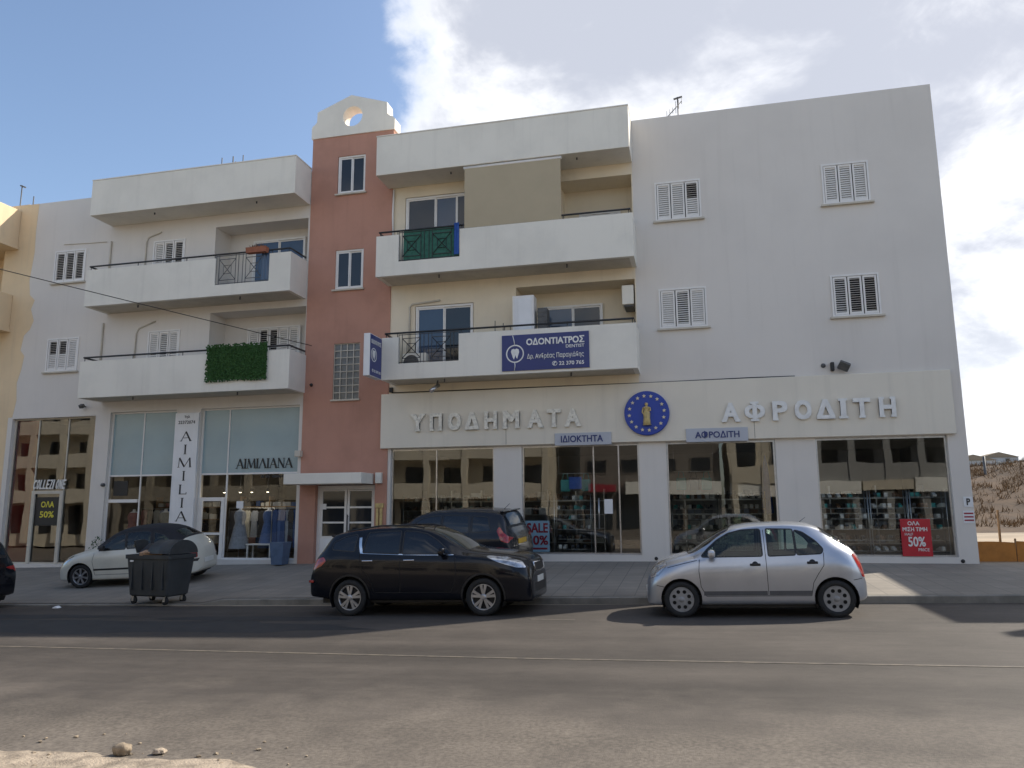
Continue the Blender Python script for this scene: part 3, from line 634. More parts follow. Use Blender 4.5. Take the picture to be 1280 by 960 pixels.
mb = MB(); mb.box(-8.80, -8.62, TY - .12, TY - .002, 2.62, 2.92, bev=.01); single(mb, 'meter_box', 'white2', 'small white box on the terracotta wall right of the door canopy', 'meter box')
mb = MB()
for k in range(2): mb.box(-8.78 + k * .11, -8.71 + k * .11, TY - .05, TY - .002, 1.30, 1.92)
mb.box(-8.80, -8.56, TY - .06, TY - .002, 1.94, 2.06); single(mb, 'letterbox', 'gold', 'brass letterbox panel on terracotta wall right of entrance door', 'letterbox')
mb = MB(); mb.lathe([(.0001, -.05), (.04, -.05), (.05, -.002), (.0001, -.002)], (-10.95, TY, 5.55), 'Y', 12); mb.build('wall_vent', 'black', TW)

# ---- left-hand block
LB = thing('apartment_building', 'white apartment block with two dark-railed balconies over the clothes shops, left of the terracotta tower', 'building', (-16.4, FY, base_z(-16)))
LR3 = (-14.52, -11.27, 8.24, 10.82, 0.80, True); LR2 = (-14.54, -11.24, 5.34, 8.0, 0.80, True)
SH = [(-21.72, -18.48, 0.26, 4.90), (-17.93, -15.50, 0.42, 4.98), (-14.66, -11.32, 0.46, 4.98)]
mb = MB(); mb.wall(-21.9, -11.2, -0.5, 12.34, FY, [LR3, LR2, *[(*s, .30, False) for s in SH], (-20.62, -19.38, 9.42, 10.54, .09, True), (-16.78, -15.60, 9.42, 10.55, .09, True), (-20.60, -19.36, 6.40, 7.52, .09, True), (-16.74, -15.58, 6.42, 7.55, .09, True)])
bulk(mb, -21.9, -11.2, FY, 32.0, -0.5, 12.34); mb.build('wall', 'white', LB)
canopy(LB, -18.45, -11.22, 11.22, 12.40)
lb3 = balcony(LB, -18.38, -11.25, 8.22, 9.40, (-13.76, -11.95, 8.56), rail_m='grey_iron')
lb2 = balcony(LB, -18.32, -11.16, 5.32, 6.46, (-13.78, -11.90, 5.64))
shutter_window(LB, -20.62, -19.38, 9.42, 10.54, FY, 3, (1, 1, 1)); shutter_window(LB, -16.78, -15.60, 9.42, 10.55, FY, 3, (0, .5, 1))
shutter_window(LB, -20.60, -19.36, 6.40, 7.52, FY, 3, (1, 1, 0), (1, 1, 0)); shutter_window(LB, -16.74, -15.58, 6.42, 7.55, FY, 3, (0, .3, 0))
glazed(LB, 'balcony_door', -13.60, -11.75, 8.44, 10.52, FY + .70, [(1, 'pane_blue'), (1, 'pane_blue')], sill=False)
shutter_window(LB, -13.65, -11.80, 6.40, 7.62, FY + .72, 5, (0, 1, 1, 0, 0))
pipe(LB, [(-17.05, FY - .03, 9.5), (-17.05, FY - .03, 10.55), (-16.98, FY - .03, 10.70), (-16.5, FY - .03, 10.84)]); pipe(LB, [(-17.20, FY - .03, 6.5), (-17.18, FY - .03, 7.5), (-17.10, FY - .03, 7.66), (-16.5, FY - .03, 7.86)])
pipe(LB, [(-18.46, FY - .03, 6.5), (-18.47, FY - .03, 7.92)], 'cornice', .03); pipe(LB, [(-18.42, FY - .03, 9.5), (-18.42, FY - .03, 10.70)], 'cornice', .03); pipe(LB, [(-18.6, FY - .02, 10.70), (-20.3, FY - .02, 10.76)], 'cornice', .012)
# shop fronts of the left block
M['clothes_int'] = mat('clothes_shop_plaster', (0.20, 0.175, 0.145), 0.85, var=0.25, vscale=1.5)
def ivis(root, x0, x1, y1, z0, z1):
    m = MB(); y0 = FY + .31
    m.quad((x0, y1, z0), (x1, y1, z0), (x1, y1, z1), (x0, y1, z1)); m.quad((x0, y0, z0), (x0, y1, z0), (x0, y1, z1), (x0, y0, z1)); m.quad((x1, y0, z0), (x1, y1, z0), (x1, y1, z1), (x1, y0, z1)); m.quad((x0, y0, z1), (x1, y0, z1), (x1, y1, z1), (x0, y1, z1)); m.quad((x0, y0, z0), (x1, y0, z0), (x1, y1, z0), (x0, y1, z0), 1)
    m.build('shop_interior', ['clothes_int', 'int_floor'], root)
ivis(LB, -21.75, -18.0, FY + 4.5, .25, 4.92); ivis(LB, -17.95, -11.3, FY + 4.5, .41, 5.0)
s0 = shop_window(LB, -21.72, -18.48, .26, 4.90, FY + .16, (-20.75, -19.60), fm='cornice')
shop_window(LB, -17.93, -15.50, .42, 4.98, FY + .14, (-16.75,), m=['clothes_glass', 'teal_film'], fm='upvc', trans=(2.98,))
shop_window(LB, -14.66, -11.32, .46, 4.98, FY + .14, (-13.72,), m=['clothes_glass', 'teal_film'], fm='upvc', trans=(2.98,))
mb = MB(); y = FY + .10
mb.box(-14.62, -14.50, y, y + .05, .47, 2.28); mb.box(-13.86, -13.75, y, y + .05, .47, 2.28); mb.box(-14.50, -13.86, y, y + .05, 2.17, 2.28); mb.box(-14.50, -13.86, y, y + .05, .47, .58); mb.box(-14.50, -13.86, y, y + .05, 1.17, 1.24); mb.build('shop_door', 'upvc', LB)
mb = MB(); mb.box(-17.86, -16.80, y, y + .05, 2.15, 2.25); mb.build('shop_transom', 'upvc', LB)
mb = MB(); mb.box(-20.78, -20.66, y, y + .05, .27, 2.55); mb.box(-19.70, -19.58, y, y + .05, .27, 2.55); mb.box(-20.66, -19.70, y, y + .05, 2.45, 2.55); mb.build('shop_door', 'cornice', LB)
M['redwall'] = mat('red_partition', (0.27, 0.02, 0.018), 0.7, var=0.1)
mb = MB(); mb.box(-21.66, -20.82, FY + .20, FY + .24, .30, 4.85); mb.build('red_panel', 'redwall', LB)
# ---- ochre building at the far left
YB = thing('apartment_building', 'ochre yellow apartment block with projecting balconies at the far left edge', 'building', (-30, FY, base_z(-30)))
mb = MB(); mb.wall(-46, -21.902, -1.5, 12.36, FY, [(-27.5, -22.75, 8.1, 10.8, .9, True), (-27.5, -22.75, 5.0, 7.9, .9, True)]); bulk(mb, -46, -21.902, FY, 32, -1.5, 12.36); mb.build('wall', 'yellow', YB)
mb = MB(); e = [(-21.90, 12.34), (-21.50, 12.34), (-21.53, 11.4), (-21.5, 10.6), (-21.6, 9.6), (-21.52, 9.1), (-21.30, 8.9), (-21.42, 8.6), (-21.26, 8.2), (-21.38, 7.9), (-21.60, 7.7), (-21.68, 7.2), (-21.5, 7.0), (-21.58, 6.5), (-21.70, 6.1), (-21.64, 5.5), (-21.74, 4.95), (-21.90, 4.95)]
mb.prism(e, FY - .006, FY - .001); mb.build('paint_edge', 'yellow', YB)
for z0, z1 in ((10.85, 12.15), (7.95, 9.15)):
    mb = MB(); mb.box(-28, -22.22, BY, FY - .002, z0, z1, bev=.02); o = mb.build('balcony', 'yellow', YB)
    mb = MB(); mb.box(-28.05, -22.16, BY - .05, FY - .004, z0 - .10, z0 - .002); mb.build('moulding', 'yellow', o)
# ---- neighbour beyond the right edge of the frame (its shade falls across the lot) and the far side of the street
def plain_block(name, label, x0, x1, y0, y1, z0, z1, m, face, floors, bays, bal=True, first=3.4, glassm='pane'):
    t = thing(name, label, 'building', ((x0 + x1) / 2, (y0 + y1) / 2, z0))
    w = MB(); w.box(x0, x1, y0, y1, z0 - .6, z1); w.build('wall', m, t)
    yf = y1 if face > 0 else y0; s = face
    fh = (z1 - z0 - first) / max(floors, 1)
    def bx(mb, a, b, o0, o1, c, d): ya, yb = yf + s * o0, yf + s * o1; mb.box(a, b, min(ya, yb), max(ya, yb), c, d)
    bw = (x1 - x0) / bays
    for k in range(bays):
        cx = x0 + (k + .5) * bw
        for q in range(floors):
            z = z0 + first + q * fh
            wi = MB(); bx(wi, cx - bw * .3, cx + bw * .3, .004, .05, z + .5, z + fh - .5); f = wi.build('window', m, t)
            g = MB(); bx(g, cx - bw * .27, cx + bw * .27, .052, .06, z + .58, z + fh - .58); g.build('pane', glassm, f)
        g = MB(); bx(g, cx - bw * .42, cx + bw * .42, .004, .04, z0 + .4, z0 + 2.7); g.build('shop_window', glassm, t)
    if bal:
        for q in range(floors):
            z = z0 + first + q * fh
            b = MB(); bx(b, x0 + .4, x1 - .4, .002, 1.3, z - .1, z + .95); b.build('balcony', m, t)
        for k in range(bays + 1):
            cx = x0 + .3 + (x1 - x0 - .6) * k / bays; b = MB(); bx(b, cx - .2, cx + .2, 1.0, 1.36, z0 - .3, z1 - .2); b.build('pillar', m, t)
    return t
M['nb'] = mat('sand_wall_paint', (0.60, 0.54, 0.43), 0.85, var=0.1, vscale=.6, streak=.2)
M['nb2'] = mat('brown_wall_paint', (0.17, 0.15, 0.13), 0.85, var=0.1, vscale=.6)
M['nb3'] = mat('white_shop_board', (0.85, 0.84, 0.78), 0.6, var=0.1, vscale=.6)
plain_block('corner_building', 'sand coloured block on the far side of the empty lot', 12.6, 27.0, 19.5, 29.0, .55, 9.75, 'nb', -1, 2, 4)
M['nb4'] = mat('grey_wall_paint', (0.30, 0.30, 0.29), 0.85, var=0.1, vscale=.6)
A1 = plain_block('street_building', 'cream four storey block with balconies across the street', -72, -9.5, -24, -11, -.3, 13.5, 'nb', 1, 4, 22, first=3.0)
A2 = plain_block('street_building', 'brown block above a white shop board across the street', -7.6, 1.6, -24, -11, .1, 9.5, 'nb2', 1, 3, 4, bal=False, first=3.6)
A4 = plain_block('street_building', 'low sand coloured block across the street between taller ones', 2.2, 6.6, -23, -11.5, .1, 6.6, 'nb', 1, 1, 2, first=3.4)
A5 = plain_block('street_building', 'grey block with balconies across the street', 7.4, 16.0, -25, -12, .2, 11.0, 'nb4', 1, 3, 4, first=3.4)
for A, spans in ((A2, ((-7.0, -5.2, 'red_ink', 2.95, 3.4), (-4.5, 1.6, 'nb3', 2.7, 3.6))), (A4, ((2.2, 4.2, 'nb3', 2.6, 3.4), (4.3, 6.6, 'upvc', 2.5, 3.3))), (A5, ((7.4, 10.0, 'nb3', 2.7, 3.5), (10.1, 13.0, 'nb', 2.9, 3.5), (13.1, 16.0, 'nb3', 2.7, 3.6)))):
    for x0, x1, m_, z0, z1 in spans: mb = MB(); mb.box(x0, x1, -10.99, -10.3, z0, z1); mb.build('shop_board', m_, A)
A3 = plain_block('street_building', 'white two storey block across the street further up', 17.5, 36, -26, -12, .4, 7.6, 'nb3', 1, 1, 5)

# ================================================================ CARS
def pch(xs, ys):
    xs = np.array(xs, float); ys = np.array(ys, float); h = np.diff(xs); d = np.diff(ys) / h; m = np.zeros_like(xs); m[0] = d[0]; m[-1] = d[-1]
    for i in range(1, len(xs) - 1):
        if d[i - 1] * d[i] > 0: w1 = 2 * h[i] + h[i - 1]; w2 = h[i] + 2 * h[i - 1]; m[i] = (w1 + w2) / (w1 / d[i - 1] + w2 / d[i])
    def f(x):
        x = min(max(x, xs[0]), xs[-1]); i = min(max(int(np.searchsorted(xs, x)) - 1, 0), len(h) - 1); t = (x - xs[i]) / h[i]
        return float((2 * t**3 - 3 * t**2 + 1) * ys[i] + (t**3 - 2 * t**2 + t) * h[i] * m[i] + (-2 * t**3 + 3 * t**2) * ys[i + 1] + (t**3 - t**2) * h[i] * m[i + 1])
    return f
def inpoly(x, y, P):
    c = False; n = len(P); j = n - 1
    for i in range(n):
        if (P[i][1] > y) != (P[j][1] > y) and x < (P[j][0] - P[i][0]) * (y - P[i][1]) / (P[j][1] - P[i][1]) + P[i][0]: c = not c
        j = i
    return c
def offset_poly(P, d):          # grow a polygon outwards by d
    n = len(P); A = sum(P[i][0] * P[(i + 1) % n][1] - P[(i + 1) % n][0] * P[i][1] for i in range(n)); s = 1 if A > 0 else -1; out = []
    for i in range(n):
        p0, p1, p2 = Vector(P[i - 1]), Vector(P[i]), Vector(P[(i + 1) % n]); a = (p1 - p0).normalized(); b = (p2 - p1).normalized()
        na = Vector((a.y, -a.x)) * s; nb = Vector((b.y, -b.x)) * s; q = (na + nb); q = q / max(q.dot(na), .35) if q.length > 1e-6 else na
        out.append((p1.x + q.x * d, p1.y + q.y * d))
    return out
def rounded(P, r, n=4):         # round the corners of a polygon
    out = []; N = len(P)
    for i in range(N):
        p0, p1, p2 = Vector(P[i - 1]), Vector(P[i]), Vector(P[(i + 1) % N]); a = (p0 - p1); b = (p2 - p1); q = min(r, a.length * .45, b.length * .45); s = p1 + a.normalized() * q; e = p1 + b.normalized() * q
        for k in range(n + 1): t = k / n; v = s * (1 - t)**2 + p1 * 2 * t * (1 - t) + e * t * t; out.append((v.x, v.y))
    return out
def ring(P, w):                 # thin closed slit along a polyline P (list of points)
    L, Rr = [], []
    for i, p in enumerate(P):
        a = Vector(P[max(i - 1, 0)]); b = Vector(P[min(i + 1, len(P) - 1)]); t = (b - a).normalized(); n = Vector((-t.y, t.x)) * w / 2; q = Vector(p); L.append((q.x + n.x, q.y + n.y)); Rr.append((q.x - n.x, q.y - n.y))
    return L + Rr[::-1]

class Shell:
    """closed car body lofted along its length; regions are cut out of it along side-view (XZ), plan (XY) or end-view (YZ) outlines"""
    def __init__(s, sp):
        s.sp = sp; L = sp['L']; T = sp['table']; xs = [r[0] for r in T]
        F = [pch(xs, [r[k] for r in T]) for k in range(1, 8)]       # zc, zb, wb, zr, wr, wm, zs
        st = sorted({round(v, 4) for v in list(np.arange(0, L, 0.05)) + [0, .012, .03, .07, L - .07, L - .03, L - .012, L]})
        rf, rr, tf, tr, pw = sp.get('rf', .5), sp.get('rr', .4), sp.get('tf', .74), sp.get('tr', .80), sp.get('pw', 2.4)
        def plan(x):
            v = 1.0
            if x < rf: v = min(v, tf + (1 - tf) * (1 - (1 - x / rf)**pw)**(1 / pw))
            if L - x < rr: v = min(v, tr + (1 - tr) * (1 - (1 - (L - x) / rr)**pw)**(1 / pw))
            return v
        G = []
        for x in st:
            zc, zb, wb, zr, wr, wm, zs = [f(x) for f in F]; p = plan(x)
            zm = zs + (zb - zs) * .55; zr = min(zr, zc - .004); zb = min(zb, zr - .004)
            K = [(wm * .80 * p, zs, 0), (wm * .955 * p, zs + .02, 0), (wm * .985 * p, zs + (zm - zs) * .35, 1), (wm * p, zm, 2), (wm * .992 * p, zm + (zb - zm) * .55, 2), (wb * p, zb, 3), (wb * p * .5 + wr * p * .5 + .018 * sp.get('tumble', 1), (zb + zr) / 2, 3.5), (wr * p, zr, 4), (wr * .90 * p, zr + (zc - zr) * .45, 5), (wr * .55 * p, zr + (zc - zr) * .86, 5.5), (0, zc, 6)]
            pts = []; n = len(K)
            for i in range(n - 1):
                P0, P1, P2, P3 = K[max(i - 1, 0)], K[i], K[i + 1], K[min(i + 2, n - 1)]
                if i == n - 2: P3 = (-P1[0], P1[1], 0)
                for q in range(3 if i not in (0,) else 1):
                    t = q / (3 if i not in (0,) else 1)
                    c = [0.5 * (2 * P1[a] + (P2[a] - P0[a]) * t + (2 * P0[a] - 5 * P1[a] + 4 * P2[a] - P3[a]) * t * t + (3 * P1[a] - P0[a] - 3 * P2[a] + P3[a]) * t**3) for a in (0, 1)]
                    pts.append((max(c[0], 0), c[1], P1[2] + (P2[2] - P1[2]) * t))
            pts.append(K[-1]); G.append((x, pts))
        bm = bmesh.new(); lay = bm.faces.layers.float.new('j'); s.lay = lay; V = []
        for x, pts in G:
            row = [bm.verts.new((x, -y, z)) for y, z, _ in pts] + [bm.verts.new((x, y, z)) for y, z, _ in reversed(pts[:-1])]; V.append(row)
        J = [p[2] for p in G[0][1]]; J = J + J[:-1][::-1]; m = len(V[0])
        for i in range(len(V) - 1):
            for k in range(m - 1):
                f = bm.faces.new((V[i][k], V[i][k + 1], V[i + 1][k + 1], V[i + 1][k])); f[lay] = (J[k] + J[k + 1]) / 2; f.smooth = True
            f = bm.faces.new((V[i][m - 1], V[i][0], V[i + 1][0], V[i + 1][m - 1])); f[lay] = -1
        for row in (V[0], V[-1]):
            h = len(row) // 2
            for k in range(h):
                a, b, c, d = row[k], row[k + 1], row[m - 2 - k], row[m - 1 - k]
                try: f = bm.faces.new((a, b, c, d) if b is not c else (a, b, d)); f[lay] = 9 ; f.smooth = True
                except ValueError: pass
        bmesh.ops.recalc_face_normals(bm, faces=bm.faces); s.bm = bm
    AX = {'side': (0, 2), 'plan': (0, 1), 'end': (1, 2)}
    def cut(s, P, view, jr=(-9, 99), cond=None):
        bm = s.bm; a, b = s.AX[view]
        for i in range(len(P)):
            p, q = P[i], P[(i + 1) % len(P)]
            x0, x1 = min(p[0], q[0]) - .004, max(p[0], q[0]) + .004; y0, y1 = min(p[1], q[1]) - .004, max(p[1], q[1]) + .004
            n2 = Vector((q[1] - p[1], p[0] - q[0]))
            if n2.length < 1e-6: continue
            n2.normalize(); sel = []
            for f in bm.faces:
                j = f[s.lay]
                if j < jr[0] or j > jr[1]: continue
                if cond and not cond(f): continue
                us = [v.co[a] for v in f.verts]
                if max(us) < x0 or min(us) > x1: continue
                vs = [v.co[b] for v in f.verts]
                if max(vs) < y0 or min(vs) > y1: continue
                ds = [(v.co[a] - p[0]) * n2.x + (v.co[b] - p[1]) * n2.y for v in f.verts]
                if max(ds) > 1e-5 and min(ds) < -1e-5: sel.append(f)
            if not sel: continue
            co = [0, 0, 0]; no = [0, 0, 0]; co[a], co[b] = p; no[a], no[b] = n2.x, n2.y
            bmesh.ops.bisect_plane(bm, geom=list({*sel, *[e for f in sel for e in f.edges], *[v for f in sel for v in f.verts]}), dist=1e-6, plane_co=co, plane_no=no)
    def split(s, regs):
        """regs: (key, polygon, view, (jmin, jmax), cond); first match wins; returns {key: faces}"""
        for key, P, view, jr, cond in regs: s.cut(P, view, jr, cond)
        out = {}
        s.bm.normal_update()
        for f in s.bm.faces:
            c = f.calc_center_median(); k = 'body'; j = f[s.lay]
            for key, P, view, jr, cond in regs:
                if jr[0] <= j <= jr[1] and (not cond or cond(f)):
                    a, b = s.AX[view]
                    if inpoly(c[a], c[b], P): k = key; break
            out.setdefault(k, []).append(f)
        return out
def emit(shell, faces, name, m, parent, push=0.0, xo=0.0):
    bm = shell.bm; idx = {}; vs = []; fs = []; ns = []
    for f in faces:
        t = []
        for v in f.verts:
            if v not in idx: idx[v] = len(vs); co = v.co - v.normal * push; vs.append((co.x - xo, co.y, co.z)); ns.append(v.normal.copy())
            t.append(idx[v])
        fs.append(t)
    me = bpy.data.meshes.new(name); me.from_pydata(vs, [], fs); me.materials.append(M[m] if isinstance(m, str) else m)
    me.polygons.foreach_set('use_smooth', [True] * len(fs)); me.update()
    me.normals_split_custom_set_from_vertices(ns)
    o = bpy.data.objects.new(name, me); COL.objects.link(o); o.parent = parent; return o

def wheel(parent, x, y, r, w, side, style, rimm):
    """side -1: outer face towards -Y"""
    def yy(t): return y + side * t
    mb = MB(); rr = r * .69
    prof = [(rr, -w * .45), (r * .93, -w * .5), (r, -w * .36), (r, w * .36), (r * .955, w * .47), (r * .80, w * .5), (rr * 1.02, w * .44), (rr, w * .36)]
    mb.lathe([(a, side * t) for a, t in prof], (x, y, r), 'Y', 36)
    o = mb.build('wheel', 'tyre', parent, world=False)
    k = MB(); k.lathe([(rr, side * w * .42), (rr * .95, side * w * .44), (rr * .92, side * w * .30), (rr * .9, -side * w * .2)], (x, y, r), 'Y', 36)
    if style == 'cap':          # full cover with ring of round openings
        n = 8; outer = [(x + rr * .93 * math.cos(2 * math.pi * i / 40), r + rr * .93 * math.sin(2 * math.pi * i / 40)) for i in range(40)]
        hs = [[(x + rr * .65 * math.cos(2 * math.pi * (i + .5) / n) + rr * .16 * math.cos(2 * math.pi * q / 10), r + rr * .65 * math.sin(2 * math.pi * (i + .5) / n) + rr * .16 * math.sin(2 * math.pi * q / 10)) for q in range(10)] for i in range(n)]
        ya, yb = sorted((yy(w * .38), yy(w * .43))); k.prism(outer, ya, yb, hs)
        k.lathe([(.0001, side * w * .50), (rr * .17, side * w * .50), (rr * .24, side * w * .43)], (x, y, r), 'Y', 20)
    else:
        n, dbl = (5, True) if style == 'five' else (7, False)
        for i in range(n):
            a = 2 * math.pi * i / n + math.pi / 2
            for s in ((-1, 1) if dbl else (0,)):
                a0 = a + s * .16; a1 = a + s * .20; wd = rr * (.115 if dbl else .12)
                def P(rad, ang, off): return (x + rad * math.cos(ang) - off * math.sin(ang), r + rad * math.sin(ang) + off * math.cos(ang))
                q = [P(rr * .14, a0, -wd * .6), P(rr * .94, a1, -wd), P(rr * .94, a1, wd), P(rr * .14, a0, wd * .6)]
                ya, yb = sorted((yy(w * .30 + .002 * i + .003 * s), yy(w * .41 + .002 * i + .003 * s))); k.prism(q, ya, yb)
        k.lathe([(.0001, side * w * .46), (rr * .12, side * w * .46), (rr * .24, side * w * .44), (rr * .26, side * w * .28)], (x, y, r), 'Y', 20)
    k.build('rim', rimm, o, world=False)
    d = MB(); d.lathe([(.0001, side * w * .16), (rr * .90, side * w * .16)], (x, y, r), 'Y', 24); d.build('brake_disc', 'dark', o, world=False)
    return o

def car(name, label, sp, paint, glassm, loc, yaw, scale=1.0, group=None):
    root = thing(name, label, 'car', (0, 0, 0), group); L = sp['L']; xo = L / 2
    S = Shell(sp); wx = sp['wheels']; r = sp['r']; ra = sp['ra']; W = sp['W']
    regs = []
    side = lambda f: abs(f.calc_center_median().y) > W * .22
    for x in wx:
        arc = [(x + ra * math.cos(t), r + .01 + ra * math.sin(t)) for t in np.linspace(-.75, math.pi + .75, 22)] + [(x - ra * .75, -.2), (x + ra * .75, -.2)]
        regs.append(('arch', arc, 'side', (-1, 3), side))
        rim = [(x + (ra + .035) * math.cos(t), r + .01 + (ra + .035) * math.sin(t)) for t in np.linspace(-.75, math.pi + .75, 22)] + [(x - ra * .8, -.2), (x + ra * .8, -.2)]
        if sp.get('cladding'): regs.append(('cladding', rim, 'side', (-1, 3), side))
    for i, P in enumerate(sp['windows']):
        regs.append((f'glass{i}', P, 'side', (2.4, 5.2), side)); 
    for i, P in enumerate(sp['windows']):
        regs.append((f'trim', offset_poly(P, .020), 'side', (2.4, 5.2), side))
    for nm in ('headlight', 'taillight', 'indicator'):
        for P in sp.get(nm, []): regs.append((nm, P, 'side', (-.5, 99), side))
    for P in sp.get('strips', []): regs.append(('trim_strip', P, 'side', (0, 4), side))
    for P in sp.get('gaps', []): regs.append(('gap', ring(P, .010), 'side', (0, 4.4), side))
    top = lambda f: f.normal.z > .15 or f[S.lay] > 4.2
    for key in ('windscreen', 'rear_window'):
        if key in sp: regs.append((key, sp[key], 'plan', (4.15, 8), None)); regs.append(('trim', offset_poly(sp[key], .022), 'plan', (4.15, 8), None))
    for P in sp.get('grille', []): regs.append(('grille', P, 'end', (-.5, 99), lambda f: f.calc_center_median().x < .5))
    for P in sp.get('rear_panel', []): regs.append(('rear_panel', P, 'end', (-.5, 99), lambda f: f.calc_center_median().x > L - .4))
    for P in sp.get('soft_top', []): regs.append(('soft_top', P, 'side', (2.6, 99), None))
    for i, P in enumerate(sp.get('doors', [])): regs.append((f'door{i}', P, 'side', (-.5, 4.4), side))
    G = S.split(regs)
    mats = {'body': paint, 'trim': 'black', 'gap': 'dark', 'trim_strip': sp.get('strip_m', 'black'), 'headlight': 'lamp_clear', 'taillight': 'lamp_red', 'indicator': 'lamp_amber', 'grille': 'black', 'rear_panel': 'black', 'windscreen': sp.get('screen_m', 'clear_glass'), 'rear_window': glassm, 'soft_top': 'soft_top', 'cladding': 'black'}
    names = {'trim': 'window_trim', 'gap': 'door_gap', 'indicator': 'turn_signal', 'trim_strip': 'rub_strip'}
    body = None
    for key, faces in sorted(G.items(), key=lambda k: k[0] != 'body'):
        if key == 'arch': continue
        if key.startswith('glass'):
            for sg in (-1, 1): emit(S, [f for f in faces if f.calc_center_median().y * sg > 0], 'side_window', glassm, root, .004, xo)
        elif key.startswith('door'):
            for sg in (-1, 1): emit(S, [f for f in faces if f.calc_center_median().y * sg > 0], 'door', paint, root, 0, xo)
        elif key in ('gap', 'trim_strip'):
            for sg in (-1, 1): emit(S, [f for f in faces if f.calc_center_median().y * sg > 0], names[key], mats[key], root, .004 if key == 'gap' else 0, xo)
        elif key in ('headlight', 'taillight', 'indicator'):
            for sg in (-1, 1): emit(S, [f for f in faces if f.calc_center_median().y * sg > 0], names.get(key, key), mats[key], root, -.004, xo)
        else: emit(S, faces, names.get(key, key), mats[key], root, .004 if key in ('gap',) else 0, xo)
    S.bm.free()
    # wheel wells, underside, cabin
    mb = MB()
    for x in wx:
        for sg in (-1, 1):
            n = 16; pts = [(x - xo + (ra + .004) * math.cos(t), r + .01 + (ra + .004) * math.sin(t)) for t in np.linspace(-.5, math.pi + .5, n)]
            o = len(mb.v); mb.add([(a, sg * (W / 2 - .015), b) for a, b in pts] + [(a, sg * (W / 2 - .36), b) for a, b in pts], [(i, i + 1, n + i + 1, n + i) for i in range(n - 1)] + [tuple(range(n, 2 * n))])
    mb.box(.25 - xo, L - .25 - xo, -W * .36, W * .36, sp['clear'] + .02, sp['clear'] + .16)
    mb.build('wheel_well', 'black', root, world=False)
    if sp.get('cabin'):
        c = sp['cabin']; mb = MB(); zb = c['z']
        mb.box(c['x0'] - xo, c['x1'] - xo, -W * .44, W * .44, zb - .5, zb - .46); mb.box(c['x0'] - .05 - xo, c['x0'] + .35 - xo, -W * .42, W * .42, zb - .25, zb - .03, bev=.05); mb.build('dashboard', 'dark', root, world=False)
        for x in c['seats']:
            for y in ((-.36, .36)):
                mb = MB(); mb.box(x - .42 - xo, x + .08 - xo, y - .23, y + .23, zb - .48, zb - .33, bev=.05)
                mb.add([], []); mb.prism([(x - .02 - xo, zb - .4), (x + .10 - xo, zb - .4), (x + .26 - xo, zb + .16), (x + .16 - xo, zb + .16)], y - .22, y + .22); mb.box(x + .17 - xo, x + .26 - xo, y - .12, y + .12, zb + .19, zb + .36, bev=.035); mb.build('seat', 'seat_cloth', root, world=False)
        mb = MB(); sx, sy = c['x0'] + .42, c.get('sy', -.36); pts = [(sx + .07 * math.sin(t) - xo, sy + .17 * math.cos(t), zb + .02 + .16 * math.sin(t)) for t in np.linspace(0, 2 * math.pi, 20)]; mb.tube(pts, .014, 6, caps=False); mb.build('steering_wheel', 'black', root, world=False)
    for x in wx:
        for sg in (-1, 1): wheel(root, x - xo, sg * (W / 2 - sp['tw'] / 2 - .02), r, sp['tw'], sg, sp['style'], sp['rim_m'])
    sp['extra'](root, xo)
    root.rotation_euler = (0, 0, yaw); root.scale = (scale,) * 3; root.location = loc
    return root

def paintm(name, col, metal=0.0, rough=0.3, coat=1.0, flake=0.0):
    m = mat(name, col, rough, metal, var=0.10, vscale=2.0, coat=coat, spec=0.5 if max(col) > .1 else 0.25); return m
M['silver'] = paintm('silver_metallic_paint', (0.50, 0.52, 0.56), 0.75, 0.34)
M['carblack'] = paintm('black_car_paint', (0.006, 0.007, 0.011), 0.0, 0.15, 0.30)
M['carnavy'] = paintm('dark_grey_car_paint', (0.018, 0.020, 0.026), 0.0, 0.25, 0.4)
M['carcream'] = paintm('cream_car_paint', (0.64, 0.62, 0.53), 0.0, 0.35, 0.6)
M['soft_top'] = mat('black_soft_top', (0.016, 0.017, 0.022), 0.8, var=.3, vscale=6)
M['lamp_clear'] = mat('headlamp_lens', (0.55, 0.57, 0.60), 0.08, 0.6, var=.5, vscale=14, coat=1)
M['lamp_red'] = mat('tail_lamp_lens', (0.42, 0.012, 0.012), 0.12, var=.5, vscale=16, coat=1)
M['lamp_amber'] = mat('amber_lens', (0.55, 0.18, 0.02), 0.15, var=.3, vscale=14, coat=1)
M['chrome'] = mat('chrome', (0.72, 0.73, 0.75), 0.12, 1.0, var=.1)
M['alloy'] = mat('alloy_rim', (0.50, 0.50, 0.51), 0.3, 0.7, var=.2, vscale=9)
M['cap'] = mat('plastic_wheel_cover', (0.33, 0.325, 0.32), 0.45, 0.25, var=.25, vscale=9)
M['seat_cloth'] = mat('seat_cloth', (0.10, 0.10, 0.105), 0.9, var=.2)
M['plate'] = mat('number_plate', (0.75, 0.75, 0.70), 0.4, var=.1)
M['plate_y'] = mat('yellow_number_plate', (0.70, 0.42, 0.05), 0.4, var=.1)
M['darkstrip'] = mat('grey_rub_strip', (0.10, 0.10, 0.105), 0.5, var=.15, vscale=8)

